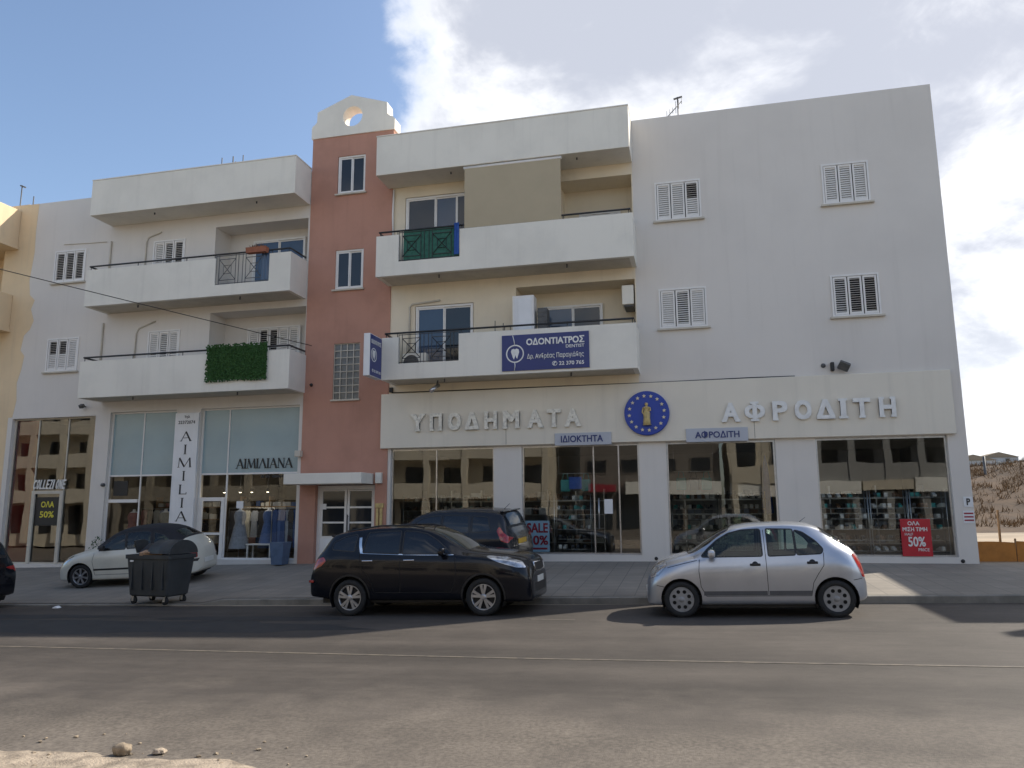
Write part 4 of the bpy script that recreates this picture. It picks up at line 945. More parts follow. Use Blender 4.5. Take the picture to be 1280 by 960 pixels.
def addp(mb, name, m, root): return mb.build(name, m, root, world=False)
def mirrors(root, xo, x, z, y, m):
    for sg in (-1, 1):
        mb = MB(); mb.box(x - .06 - xo, x + .06 - xo, min(sg * y, sg * (y + .17)), max(sg * y, sg * (y + .17)), z, z + .13, bev=.045); mb.bar((x - xo, sg * (y - .06), z + .03), (x - xo, sg * (y + .02), z + .05), .04); addp(mb, 'mirror', m, root)
def handles(root, xo, pts, y, m, w=.085):
    for x, z in pts:
        for sg in (-1, 1):
            mb = MB(); ya, yb = sorted((sg * (y - .01), sg * (y + .035))); mb.box(x - w - xo, x + w - xo, ya, yb, z - .02, z + .02, bev=.012)
            mb.lathe([(.0001, sg * (y + .016)), (.05, sg * (y + .016)), (.056, sg * (y - .02))], (x - xo, 0, z), 'Y', 14); addp(mb, 'door_handle', m, root)
def plates(root, xo, L, zf, zr, mf='plate', mr='plate', w=.26):
    mb = MB(); mb.box(-.012 - xo, .004 - xo, -w, w, zf - .055, zf + .055); addp(mb, 'number_plate', mf, root)
    mb = MB(); mb.box(L - .006 - xo, L + .012 - xo, -w, w, zr - .06, zr + .06); addp(mb, 'number_plate', mr, root)

# silver five-door hatchback; table rows: x, zc, zb, wb, zr, wr, wm, zs
MIC = dict(L=3.72, W=1.66, wheels=(.69, 3.12), r=.292, ra=.335, tw=.185, clear=.17, style='cap', rim_m='cap', rf=.62, rr=.55, tf=.62, tr=.70, pw=2.2,
    table=[(0, .54, .40, .60, .47, .50, .72, .24), (.03, .64, .48, .68, .57, .55, .77, .20), (.10, .76, .60, .73, .69, .58, .80, .18), (.25, .87, .72, .755, .81, .60, .825, .18), (.45, .95, .80, .77, .89, .60, .83, .19), (.70, 1.015, .865, .775, .945, .60, .83, .19), (.90, 1.075, .915, .775, .99, .60, .83, .19), (1.15, 1.245, .945, .775, 1.115, .615, .83, .19), (1.40, 1.395, .955, .775, 1.285, .60, .83, .19), (1.65, 1.485, .965, .775, 1.395, .585, .83, .19), (2.0, 1.52, .975, .775, 1.44, .575, .83, .19), (2.4, 1.525, .985, .775, 1.445, .575, .83, .19), (2.75, 1.505, 1.00, .77, 1.415, .57, .83, .19), (3.0, 1.43, 1.01, .76, 1.335, .565, .828, .20), (3.22, 1.30, 1.00, .745, 1.20, .57, .82, .21), (3.42, 1.16, .97, .73, 1.085, .585, .81, .22), (3.55, 1.05, .89, .715, .985, .57, .79, .23), (3.65, .92, .78, .69, .855, .54, .77, .25), (3.70, .72, .58, .66, .66, .51, .75, .29), (3.72, .60, .47, .62, .54, .48, .72, .34)],
    windows=[rounded([(1.06, .985), (1.17, 1.10), (1.33, 1.235), (1.52, 1.345), (1.74, 1.395), (2.03, 1.405), (2.03, .985)], .03, 3), rounded([(2.14, .985), (2.14, 1.405), (2.545, 1.388), (2.545, .995)], .02, 3), rounded([(2.585, .997), (2.585, 1.375), (2.70, 1.34), (2.88, 1.20), (2.985, 1.07), (2.95, 1.01)], .03, 3)],
    headlight=[rounded([(.10, .62), (.16, .80), (.34, .90), (.44, .90), (.42, .82), (.26, .68)], .03, 3)], taillight=[rounded([(3.47, .98), (3.56, .985), (3.67, .80), (3.70, .62), (3.62, .62), (3.55, .80)], .03, 3)],
    gaps=[[(1.02, .94), (1.00, .75), (1.02, .50), (1.10, .345)], [(2.085, 1.40), (2.085, .345)], [(2.99, 1.02), (2.97, .82), (2.87, .68), (2.79, .55), (2.745, .345)], [(1.10, .345), (2.745, .345)], [(.98, .925), (.75, .875), (.45, .81)], [(3.62, .60), (3.45, .58)], [(.22, .52), (.36, .50)]],
    strips=[[(1.06, .355), (1.06, .425), (2.07, .425), (2.07, .355)], [(2.10, .355), (2.10, .425), (2.76, .425), (2.745, .355)]], strip_m='darkstrip',
    windscreen=rounded([(.86, -.50), (.80, 0), (.86, .50), (1.16, .56), (1.50, .50), (1.62, 0), (1.50, -.50), (1.16, -.56)], .03, 2), rear_window=rounded([(3.00, -.55), (2.98, 0), (3.00, .55), (3.42, .60), (3.46, 0), (3.42, -.60)], .03, 2),
    grille=[rounded([(-.34, .50), (.34, .50), (.40, .60), (-.40, .60)], .03, 2), rounded([(-.42, .28), (.42, .28), (.42, .36), (-.42, .36)], .03, 2)],
    doors=[[(1.02, .94), (1.00, .75), (1.02, .50), (1.10, .345), (2.085, .345), (2.085, .96)], [(2.085, .96), (2.085, .345), (2.745, .345), (2.79, .55), (2.87, .68), (2.97, .82), (2.99, .99)]],
    cabin=dict(x0=1.05, x1=3.1, z=.96, seats=(1.98, 2.78), sy=.36))
def mic_extra(root, xo, L=3.72):
    mirrors(root, xo, 1.22, .97, .78, 'silver'); handles(root, xo, [(1.91, .845), (2.80, .865)], .805, 'black')
    plates(root, xo - _dx, L - _dx, .43, .48)
    mb = MB(); mb.tube([(2.75 - xo, 0, 1.50), (2.86 - xo, 0, 1.58)], [.006, .003], 6); addp(mb, 'aerial', 'black', root)
    mb = MB(); mb.tube([(3.50 - xo, -.02, 1.06), (3.46 - xo, -.25, 1.10)], .012, 6); mb.box(3.49 - xo, 3.54 - xo, -.05, .01, 1.05, 1.09, bev=.01); addp(mb, 'wiper', 'black', root)
    mb = MB(); mb.box(.60 - xo, 3.25 - xo, -.72, .72, .155, .20); addp(mb, 'underside', 'black', root)
MIC['extra'] = mic_extra
# black SUV
SPO = dict(L=4.44, W=1.85, wheels=(.89, 3.53), r=.335, ra=.39, tw=.22, clear=.2, style='five', rim_m='alloy', rf=.62, rr=.45, tf=.72, tr=.78, pw=2.5, cladding=True, screen_m='screen_dark',
    table=[(0, .80, .64, .72, .74, .57, .82, .28), (.03, .92, .74, .78, .86, .62, .87, .24), (.12, 1.03, .85, .83, .96, .66, .90, .235), (.35, 1.095, .94, .855, 1.02, .68, .92, .24), (.70, 1.145, 1.0, .868, 1.07, .69, .925, .25), (1.05, 1.185, 1.04, .868, 1.10, .70, .925, .26), (1.22, 1.22, 1.05, .868, 1.125, .71, .925, .27), (1.50, 1.375, 1.065, .866, 1.245, .70, .925, .27), (1.80, 1.535, 1.085, .866, 1.43, .69, .925, .27), (2.10, 1.62, 1.10, .866, 1.545, .685, .925, .27), (2.50, 1.65, 1.12, .866, 1.585, .685, .925, .27), (3.0, 1.65, 1.15, .862, 1.582, .685, .925, .27), (3.40, 1.63, 1.175, .855, 1.555, .68, .923, .28), (3.75, 1.59, 1.19, .845, 1.51, .67, .915, .29), (3.98, 1.53, 1.19, .83, 1.455, .66, .905, .30), (4.12, 1.38, 1.15, .815, 1.32, .655, .895, .32), (4.26, 1.19, 1.07, .80, 1.14, .64, .885, .33), (4.36, 1.03, .90, .785, .98, .62, .875, .34), (4.42, .84, .70, .755, .78, .58, .86, .38), (4.44, .68, .57, .71, .63, .53, .83, .42)],
    windows=[rounded([(1.52, 1.12), (1.60, 1.19), (1.82, 1.37), (2.02, 1.485), (2.24, 1.53), (2.46, 1.545), (2.46, 1.135)], .025, 3), rounded([(2.54, 1.14), (2.54, 1.547), (2.86, 1.545), (3.20, 1.525), (3.27, 1.175)], .025, 3), rounded([(3.46, 1.20), (3.44, 1.50), (3.68, 1.465), (3.92, 1.36), (3.92, 1.24)], .03, 3)],
    headlight=[rounded([(.10, .84), (.18, .95), (.46, 1.035), (.80, 1.065), (.84, 1.05), (.60, .95), (.26, .85)], .03, 3)], taillight=[rounded([(4.02, 1.03), (4.10, 1.10), (4.32, 1.03), (4.42, .90), (4.30, .86), (4.12, .93)], .03, 3)],
    indicator=[], gaps=[[(1.42, 1.06), (1.40, .8), (1.43, .6), (1.50, .43)], [(2.50, 1.52), (2.50, .43)], [(3.34, 1.19), (3.30, .9), (3.16, .75), (3.06, .58), (3.02, .43)], [(1.5, .43), (3.02, .43)], [(1.15, 1.05), (.9, 1.04), (.6, .99)]],
    strips=[ring([(1.46, 1.098), (2.0, 1.108), (2.5, 1.122), (3.30, 1.16)], .018), ring([(3.30, 1.16), (3.34, 1.30), (3.36, 1.45)], .055)], strip_m='chrome',
    windscreen=rounded([(1.22, -.60), (1.12, 0), (1.22, .60), (1.55, .63), (1.92, .57), (2.06, 0), (1.92, -.57), (1.55, -.63)], .03, 2), rear_window=rounded([(3.97, -.5), (3.97, .5), (4.20, .53), (4.24, 0), (4.20, -.53)], .03, 2),
    grille=[rounded([(-.38, .76), (.38, .76), (.44, .90), (-.44, .90)], .02, 2), rounded([(-.5, .38), (.5, .38), (.55, .56), (-.55, .56)], .02, 2)],
    doors=[[(1.42, 1.06), (1.40, .8), (1.43, .6), (1.50, .43), (2.50, .43), (2.50, 1.10)], [(2.50, 1.10), (2.50, .43), (3.02, .43), (3.06, .58), (3.16, .75), (3.30, .9), (3.34, 1.16)]])
M['screen_dark'] = mat('dark_windscreen', (0.06, 0.07, 0.06), 0.04, var=.2, spec=.8)
def spo_extra(root, xo):
    mirrors(root, xo, 1.66, 1.09, .87, 'carblack'); 
    for sg in (-1, 1):
        mb = MB(); ya, yb = sorted((sg * .88, sg * 1.02)); mb.box(1.59 - xo, 1.62 - xo, ya, yb, 1.20, 1.225, bev=.008); addp(mb, 'mirror_cap', 'chrome', root)
    for x in (2.32, 3.16):
        for sg in (-1, 1): mb = MB(); ya, yb = sorted((sg * .875, sg * .925)); mb.box(x - .11 - xo, x + .11 - xo, ya, yb, 1.0, 1.03, bev=.012); addp(mb, 'door_handle', 'chrome', root)
    for sg in (-1, 1):
        mb = MB(); mb.tube([(2.1 - xo, sg * .63, 1.60), (2.4 - xo, sg * .63, 1.655), (3.0 - xo, sg * .63, 1.66), (3.7 - xo, sg * .61, 1.575)], .018, 6); addp(mb, 'roof_rail', 'black', root)
        mb = MB(); ya, yb = sorted((sg * .56, sg * .80)); mb.box(.075 - xo, .13 - xo, ya, yb, .50, .60, bev=.02); addp(mb, 'fog_light', 'lamp_clear', root)
        mb = MB(); ya, yb = sorted((sg * .50, sg * .84)); mb.tube([(.085 - xo, sg * .50, .64), (.13 - xo, sg * .68, .645), (.28 - xo, sg * .84, .65)], .016, 6); addp(mb, 'bumper_trim', 'chrome', root)
        mb = MB(); ya, yb = sorted((sg * .80, sg * .865)); mb.box(4.30 - xo, 4.40 - xo, ya, yb, .62, .67, bev=.012); addp(mb, 'reflector', 'lamp_red', root)
    mb = MB(); mb.tube([(.035 - xo, -.44, .91), (.015 - xo, 0, .91), (.035 - xo, .44, .91), (.005 - xo, .40, .76), (-.012 - xo, 0, .75), (.005 - xo, -.40, .76), (.035 - xo, -.44, .91)], .014, 6); addp(mb, 'grille_surround', 'chrome', root)
    plates(root, xo, 4.44, .60, .80)
    mb = MB(); mb.box(3.92 - xo, 4.06 - xo, -.60, .60, 1.47, 1.505, bev=.012); addp(mb, 'spoiler', 'carblack', root)
    mb = MB(); mb.box(.9 - xo, 3.5 - xo, -.80, .80, .24, .30); addp(mb, 'underside', 'black', root)
SPO['extra'] = spo_extra
# dark compact people carrier
MPV = dict(L=4.26, W=1.80, wheels=(.85, 3.53), r=.31, ra=.36, tw=.2, clear=.17, style='seven', rim_m='alloy', rf=.7, rr=.36, tf=.64, tr=.84, pw=2.3, screen_m='tint_glass',
    table=[(0, .62, .5, .66, .56, .52, .78, .28), (.06, .78, .62, .74, .72, .58, .84, .22), (.3, .93, .80, .82, .88, .62, .89, .2), (.65, 1.04, .92, .84, .99, .65, .90, .2), (.95, 1.14, .97, .84, 1.07, .67, .90, .2), (1.3, 1.36, .99, .84, 1.24, .67, .90, .2), (1.6, 1.52, 1.0, .84, 1.42, .66, .90, .2), (2.0, 1.60, 1.01, .835, 1.50, .65, .90, .2), (2.6, 1.63, 1.03, .83, 1.53, .645, .90, .2), (3.2, 1.625, 1.05, .825, 1.52, .64, .90, .2), (3.7, 1.60, 1.06, .815, 1.49, .63, .895, .22), (3.95, 1.56, 1.06, .80, 1.44, .62, .885, .24), (4.06, 1.38, 1.04, .79, 1.29, .63, .88, .26), (4.14, 1.16, 1.0, .785, 1.08, .65, .875, .27), (4.20, 1.03, .93, .78, .97, .66, .87, .28), (4.24, .90, .76, .77, .83, .62, .86, .31), (4.26, .74, .6, .74, .67, .58, .84, .36)],
    windows=[rounded([(1.22, 1.03), (1.45, 1.22), (1.75, 1.40), (2.0, 1.455), (2.32, 1.475), (2.32, 1.045)], .03, 3), rounded([(2.40, 1.05), (2.40, 1.48), (3.10, 1.47), (3.14, 1.075)], .03, 3), rounded([(3.24, 1.08), (3.22, 1.455), (3.62, 1.42), (3.74, 1.10)], .03, 3)],
    headlight=[rounded([(.12, .68), (.24, .82), (.62, .94), (.58, .84), (.3, .68)], .03, 3)], taillight=[rounded([(3.90, 1.10), (3.96, 1.20), (4.08, 1.05), (4.235, .92), (4.21, .80), (4.04, .86)], .03, 3)],
    gaps=[[(1.25, 1.0), (1.22, .7), (1.3, .34)], [(2.36, 1.47), (2.36, .34)], [(3.19, 1.45), (3.18, .9), (3.0, .6), (2.95, .34)]],
    windscreen=rounded([(.98, -.58), (.9, 0), (.98, .58), (1.6, .58), (1.7, 0), (1.6, -.58)], .03, 2), rear_window=rounded([(3.99, -.54), (3.99, .54), (4.115, .58), (4.125, 0), (4.115, -.58)], .02, 2),
    grille=[rounded([(-.4, .42), (.4, .42), (.4, .54), (-.4, .54)], .02, 2)], doors=[[(1.25, 1.0), (1.22, .7), (1.3, .34), (2.36, .34), (2.36, 1.02)], [(2.36, 1.02), (2.36, .34), (2.95, .34), (3.0, .6), (3.18, .9), (3.19, 1.05)]])
def mpv_extra(root, xo):
    mirrors(root, xo, 1.36, 1.0, .84, 'carnavy'); handles(root, xo, [(2.2, .93), (3.03, .95)], .86, 'carnavy'); plates(root, xo, 4.26, .45, .80, 'plate', 'plate_y')
    mb = MB(); mb.tube([(3.8 - xo, 0, 1.59), (3.95 - xo, 0, 1.72)], .006, 6); addp(mb, 'aerial', 'black', root)
    mb = MB(); mb.box(3.90 - xo, 4.02 - xo, -.56, .56, 1.53, 1.57, bev=.015); addp(mb, 'spoiler', 'carnavy', root)
MPV['extra'] = mpv_extra
# cream soft-top hatchback
PLU = dict(L=3.93, W=1.70, wheels=(.78, 3.23), r=.31, ra=.355, tw=.195, clear=.17, style='seven', rim_m='alloy', rf=.7, rr=.6, tf=.55, tr=.62, pw=2.1, screen_m='clear_glass',
    table=[(0, .55, .42, .62, .48, .5, .72, .25), (.05, .68, .52, .70, .61, .55, .79, .2), (.25, .82, .68, .77, .77, .58, .83, .19), (.6, .93, .81, .79, .88, .6, .85, .19), (.95, 1.02, .89, .79, .965, .61, .85, .19), (1.15, 1.13, .91, .79, 1.04, .615, .85, .19), (1.4, 1.31, .925, .785, 1.20, .60, .85, .19), (1.65, 1.445, .94, .78, 1.345, .58, .85, .19), (1.95, 1.525, .955, .78, 1.43, .57, .85, .19), (2.4, 1.555, .98, .775, 1.455, .565, .85, .19), (2.8, 1.53, 1.01, .77, 1.43, .56, .85, .19), (3.1, 1.46, 1.035, .76, 1.355, .56, .845, .2), (3.35, 1.34, 1.05, .745, 1.245, .56, .83, .21), (3.55, 1.21, 1.04, .73, 1.14, .57, .81, .22), (3.7, 1.09, .97, .71, 1.04, .56, .79, .24), (3.82, .95, .82, .68, .89, .53, .76, .26), (3.90, .78, .62, .64, .71, .49, .73, .3), (3.93, .62, .48, .6, .55, .46, .7, .36)],
    windows=[rounded([(1.26, .965), (1.42, 1.11), (1.68, 1.30), (1.92, 1.365), (2.0, .985)], .03, 3), rounded([(2.06, .99), (1.99, 1.385), (2.45, 1.405), (2.62, 1.39), (2.70, 1.03)], .03, 3), rounded([(2.80, 1.05), (2.74, 1.37), (3.02, 1.28), (3.24, 1.12), (3.20, 1.08)], .03, 3)],
    headlight=[rounded([(.12, .60), (.22, .74), (.5, .85), (.52, .78), (.3, .62)], .03, 3)], taillight=[rounded([(3.66, .95), (3.72, .97), (3.86, .78), (3.88, .66), (3.80, .66), (3.72, .8)], .03, 3)],
    gaps=[[(1.16, .90), (1.13, .7), (1.2, .34)], [(2.74, 1.0), (2.72, .7), (2.66, .34)], [(1.2, .34), (2.66, .34)]], strips=[ring([(1.16, .475), (2.0, .48), (2.74, .49)], .05), ring([(3.62, .62), (3.9, .6)], .07)], strip_m='black',
    soft_top=[[(1.20, .99), (1.30, 1.0), (2.0, 1.01), (2.74, 1.05), (3.25, 1.09), (3.50, 1.12), (3.62, 1.3), (3.2, 1.7), (1.5, 1.7), (1.05, 1.1)]],
    windscreen=rounded([(1.08, -.5), (1.0, 0), (1.08, .5), (1.62, .5), (1.72, 0), (1.62, -.5)], .03, 2), rear_window=rounded([(3.24, -.42), (3.24, .42), (3.50, .42), (3.50, -.42)], .03, 2),
    grille=[rounded([(-.35, .38), (.35, .38), (.35, .46), (-.35, .46)], .02, 2)], doors=[[(1.16, .92), (1.13, .7), (1.2, .34), (2.66, .34), (2.72, .7), (2.74, 1.03)]],
    cabin=dict(x0=1.2, x1=3.2, z=.95, seats=(2.1, 2.95), sy=.36))
def plu_extra(root, xo):
    mirrors(root, xo, 1.42, .97, .79, 'black'); handles(root, xo, [(2.55, .86)], .82, 'black', .09); plates(root, xo, 3.93, .42, .55)
PLU['extra'] = plu_extra
# black hatchback of which the photo shows the tail only
HAT = dict(MPV); HAT = {**HAT, 'style': 'seven'}
def hat_extra(root, xo): mirrors(root, xo, 1.36, 1.0, .84, 'carblack'); handles(root, xo, [(2.2, .93), (3.03, .95)], .86, 'carblack'); plates(root, xo, 4.26, .45, .80)
HAT['extra'] = hat_extra
PI = math.pi
CARS = []
def park(name, label, sp, paint, g, x, y, yaw, sc, gz=None):
    h = Vector((math.cos(yaw), math.sin(yaw), 0)); l = Vector((-h.y, h.x, 0)); e, k = 1.23 * sc, .72 * sc
    if gz is not None: gz_ = lambda a, b: road_z(a)
    else: gz_ = ground_z
    zf = gz_(x + h.x * e, y + h.y * e); zr = gz_(x - h.x * e, y - h.y * e); zl = gz_(x + l.x * k, y + l.y * k); zq = gz_(x - l.x * k, y - l.y * k)
    X = Vector((h.x, h.y, (zf - zr) / (2 * e))).normalized(); Z = X.cross(Vector((l.x, l.y, (zl - zq) / (2 * k)))).normalized(); Y = Z.cross(X)
    c = car(name, label, sp, paint, g, (x, y, (zf + zr) / 2), yaw, sc)
    c.rotation_euler = Matrix((X, Y, Z)).transposed().to_euler(); CARS.append(c); return c

def squeeze(sp, fx, rx):        # shorten the overhangs of a car outline
    a, b = sp['wheels']; L = sp['L']
    f = lambda x: (a - (a - x) * fx if x < a else b + (x - b) * rx if x > b else x) - a * (1 - fx)
    q = dict(sp); q['table'] = [(f(r[0]), *r[1:]) for r in sp['table']]; q['wheels'] = tuple(f(x) for x in sp['wheels']); q['L'] = f(L)
    for k in ('windows', 'headlight', 'taillight', 'gaps', 'strips', 'doors'): q[k] = [[(f(x), z) for x, z in P] for P in sp.get(k, [])]
    for k in ('windscreen', 'rear_window'): q[k] = [(f(x), y) for x, y in sp[k]]
    c = dict(sp['cabin']); c['x0'] = f(c['x0']); c['x1'] = f(c['x1']); c['seats'] = tuple(f(x) for x in c['seats']); q['cabin'] = c
    q['shift'] = a * (1 - fx); return q
MIC2 = squeeze(MIC, .86, .86); _dx = MIC2['shift']
def mic2_extra(root, xo): mic_extra(root, xo + _dx, MIC2['L'] + _dx)
MIC2['extra'] = mic2_extra
park('hatchback_car', 'silver five-door hatchback parked at the kerb in front of the shoe shop', MIC2, 'silver', 'clear_glass', .855, 12.9 + .80, 0, .967, 1)
park('suv_car', 'shiny black sport utility vehicle at the kerb, nose pointing right', SPO, 'carblack', 'tint_glass', -4.93, 13.05 + .885, PI, .955, 1)
park('people_carrier_car', 'dark grey people carrier parked close to the shop window behind the black car', MPV, 'carnavy', 'tint_glass', -6.10, 18.55, -R(9), .95)
park('convertible_car', 'cream hatchback with black fabric roof parked across the pavement behind the rubbish bin', PLU, 'carcream', 'clear_glass', -14.25, 17.55, R(9), .95)
park('hatchback_car', 'black car at the left edge, only its tail and red lamp visible', HAT, 'carblack', 'tint_glass', -17.2, 13.85, 0, .97, 1)

# ================================================================ SIGNS AND LETTERING
FF = FY - 0.122        # face of the shop fascia
def letters(name, label, word, cx, h, w, z0, y, m, depth=.06, serif=True):
    t = thing(name, label, 'sign', (sum(cx) / len(cx), y, z0))
    for ch, c, ww in zip(word, cx, w):
        mb = MB()
        if ch == 'Φ': text_to(mb, 'O', c - ww / 2, c + ww / 2, z0 + h * .13, z0 + h * .87, y - 0.012, depth, 0.05); mb.box(c - .055, c + .055, y - .012 - depth - .004, y - .013, z0, z0 + h)
        else: text_to(mb, ch, c - ww / 2, c + ww / 2, z0, z0 + h, y - 0.012, depth, 0.042)
        if serif:                                                      # slab feet and heads
            s = .055
            feet = {'Υ': [(0, .16)], 'Π': [(-.33, .12), (.33, .12)], 'Η': [(-.33, .12), (.33, .12)], 'Μ': [(-.38, .11), (.38, .11)], 'Α': [(-.40, .12), (.40, .12)], 'Τ': [(0, .15)], 'Ρ': [(-.32, .15)], 'Ι': [(0, .7)], 'Φ': [(0, .18)]}.get(ch, [])
            for fx, fw in feet: mb.box(c + fx * ww - fw * ww - .012, c + fx * ww + fw * ww + .012, y - .012 - depth - .003, y - .013, z0 - .004, z0 + s)
            for fx, fw in ({'Υ': [(-.38, .14), (.38, .14)], 'Η': feet, 'Μ': [(-.38, .11), (.38, .11)], 'Ι': [(0, .7)], 'Φ': feet}.get(ch, [])): mb.box(c + fx * ww - fw * ww - .012, c + fx * ww + fw * ww + .012, y - .012 - depth - .003, y - .013, z0 + h - s, z0 + h + .004)
        mb.build('letter', m, t)
    return t
letters('shop_lettering', 'worn white raised letters reading ΥΠΟΔΗΜΑΤΑ on the cream fascia', 'ΥΠΟΔΗΜΑΤΑ', [-7.53, -6.99, -6.45, -5.94, -5.4, -4.82, -4.15, -3.63, -3.12], .49, [.38, .36, .37, .40, .36, .46, .40, .38, .40], 4.055, FF, 'worn_letter')
letters('shop_lettering', 'clean white raised letters reading ΑΦΡΟΔΙΤΗ on the cream fascia', 'ΑΦΡΟΔΙΤΗ', [0.97, 1.56, 2.17, 2.72, 3.25, 3.66, 4.09, 4.67], .49, [.42, .50, .36, .40, .44, .13, .40, .38], 4.045, FF, 'white_letter')
def panel_sign(name, label, x0, x1, z0, z1, y, txt, tx, m, tm, t=.04, bold=.02):
    o = thing(name, label, 'sign', ((x0 + x1) / 2, y, z0))
    mb = MB(); mb.box(x0, x1, y - t, y - .002, z0, z1, bev=.006); mb.build('board', m, o)
    mb = MB(); text_to(mb, txt, tx[0], tx[1], tx[2], tx[3], y - t - .001, .006, bold); mb.build('lettering', tm, o); return o
panel_sign('fascia_sign', 'pale grey board with navy word ΙΔΙΟΚΤΗΤΑ left of the blue roundel', -3.62, -2.10, 3.55, 3.88, FF, 'ΙΔΙΟΚΤΗΤΑ', (-3.45, -2.32, 3.63, 3.82), 'grey_sign', 'navy_text')
panel_sign('fascia_sign', 'pale grey board with navy word ΑΦΡΟΔΙΤΗ right of the blue roundel', -0.17, 1.37, 3.55, 3.90, FF, 'ΑΦΡΟΔΙΤΗ', (0.06, 1.16, 3.64, 3.83), 'grey_sign', 'navy_text')
# blue roundel with ring of stars and a draped statue in relief
rd = thing('roundel_sign', 'round royal blue sign with ring of pale stars and golden statue relief', 'sign', (-1.15, FF, 3.74))
cx, cz, rr = -1.15, 4.34, .585
mb = MB(); mb.lathe([(.0001, -.10), (rr - .015, -.10), (rr, -.085), (rr, -.002)], (cx, FF, cz), 'Y', 64, smooth=False); mb.build('disc', 'eu_blue', rd)
for k in range(16):
    a = 2 * math.pi * (k + .3) / 16; sx, sz = cx + .455 * math.cos(a), cz + .455 * math.sin(a)
    pts = [(sx + (.052 if i % 2 == 0 else .024) * math.sin(math.pi * i / 5), sz + (.052 if i % 2 == 0 else .024) * math.cos(math.pi * i / 5)) for i in range(10)]
    mb = MB(); mb.prism(pts, FF - .122, FF - .102); mb.build('star', 'star', rd)
mb = MB(); y = FF - .115
mb.lathe([(.0001, -.28), (.085, -.28), (.10, -.24), (.085, -.10), (.095, 0), (.075, .06), (.055, .10), (.075, .145), (.085, .175), (.03, .195), (.025, .215), (.045, .235), (.047, .26), (.03, .29), (.0001, .295)], (cx, y, cz - .02), 'Z', 16)
mb.tube([(cx - .08, y, cz + .14), (cx - .11, y - .01, cz + .03), (cx - .06, y - .07, cz - .06)], [.026, .022, .016], 8); mb.tube([(cx + .08, y, cz + .14), (cx + .10, y - .03, cz + .06), (cx + .03, y - .08, cz + .06)], [.026, .022, .016], 8)
mb.lathe([(.0001, -.30), (.11, -.30), (.11, -.275), (.0001, -.275)], (cx, y, cz - .02), 'Z', 16)
mb.build('statue_relief', 'gold', rd)
# dentist board on the balcony
dn = thing('dentist_sign', 'navy board on the balcony front with white tooth emblem and dentist lettering', 'sign', (-3.68, BY, 5.48))
y = BY - .003; x0, x1, z0, z1 = -4.86, -2.52, 5.49, 6.46
mb = MB(); mb.box(x0, x1, y - .03, y, z0, z1); mb.build('board', 'sign_blue', dn); y -= .0315
mb = MB(); text_to(mb, 'ΟΔΟΝΤΙΑΤΡΟΣ', -4.19, -2.64, 6.16, 6.35, y, .004, .03); text_to(mb, 'DENTIST', -3.13, -2.64, 6.04, 6.125, y, .004, .02)
text_to(mb, 'Δρ. Ανδρέας Παραγιάδης', -4.17, -2.66, 5.76, 5.93, y, .004, .006); text_to(mb, '✆ 22 370 765', -3.50, -2.66, 5.575, 5.70, y, .004, .02); mb.build('lettering', 'white_letter', dn)
mb = MB(); ex, ez = -4.50, 5.95
out = [(ex + .245 * math.cos(2 * math.pi * k / 40), ez + .245 * math.sin(2 * math.pi * k / 40)) for k in range(40)]; inn = [(ex + .212 * math.cos(2 * math.pi * k / 40), ez + .212 * math.sin(2 * math.pi * k / 40)) for k in range(40)]
mb.prism(out, y - .004, y, [inn])
mb.prism([(ex - .09, ez + .12), (ex - .03, ez + .135), (ex, ez + .115), (ex + .04, ez + .14), (ex + .10, ez + .115), (ex + .115, ez + .04), (ex + .085, ez - .05), (ex + .06, ez - .14), (ex + .03, ez - .10), (ex + .015, ez - .03), (ex - .005, ez - .09), (ex - .03, ez - .155), (ex - .06, ez - .10), (ex - .085, ez - .02), (ex - .11, ez + .06)], y - .0045, y)
mb.tube([(ex - .01, y - .002, ez + .24), (ex - .02, y - .002, ez + .34), (ex - .06, y - .002, ez + .50)], .012, 4); mb.tube([(ex - .01, y - .002, ez - .24), (ex, y - .002, ez - .32), (ex - .02, y - .002, ez - .455)], .012, 4)
mb.build('tooth_emblem', 'white_letter', dn)
# the same dentist's projecting box sign
ps = thing('projecting_sign', 'narrow white box sign with navy sides sticking out beside the terracotta tower', 'sign', (-8.40, 18.8, 5.42))
mb = MB(); mb.box(-8.49, -8.31, 18.40, 19.20, 5.42, 6.58, bev=.01); mb.build('box', 'white_sign', ps)
for x, nm in ((-8.308, 1), (-8.492, -1)):
    mb = MB(); a, b = sorted((x, x + nm * .004)); mb.box(a, b, 18.42, 19.18, 5.44, 6.56); mb.build('face_panel', 'sign_blue', ps)
mb = MB(); ex, ez, xx = 18.66, 6.02, -8.3035
mb.prism([(ex - .09, ez + .12), (ex + .09, ez + .12), (ex + .10, ez + .02), (ex + .06, ez - .14), (ex, ez - .03), (ex - .06, ez - .14), (ex - .10, ez + .02)], xx, xx + .004, plane='YZ')
out = [(ex + .19 * math.cos(2 * math.pi * k / 32), ez + .19 * math.sin(2 * math.pi * k / 32)) for k in range(32)]; inn = [(ex + .165 * math.cos(2 * math.pi * k / 32), ez + .165 * math.sin(2 * math.pi * k / 32)) for k in range(32)]
mb.prism(out, xx, xx + .004, [inn], plane='YZ'); mb.build('tooth_emblem', 'white_letter', ps)
tm = MB(); 
for txt, a0, a1, c0, c1 in (('ΟΔΟΝΤΙΑΤΡΟΣ', 18.47, 19.12, 6.32, 6.44), ('✆ 22 370 765', 18.55, 19.12, 5.54, 5.63)):
    q = MB(); text_to(q, txt, a0, a1, c0, c1, 0, .004, .02); tm.add([(xx - v[1], v[0], v[2]) for v in q.v], q.f)
tm.build('lettering', 'white_letter', ps)
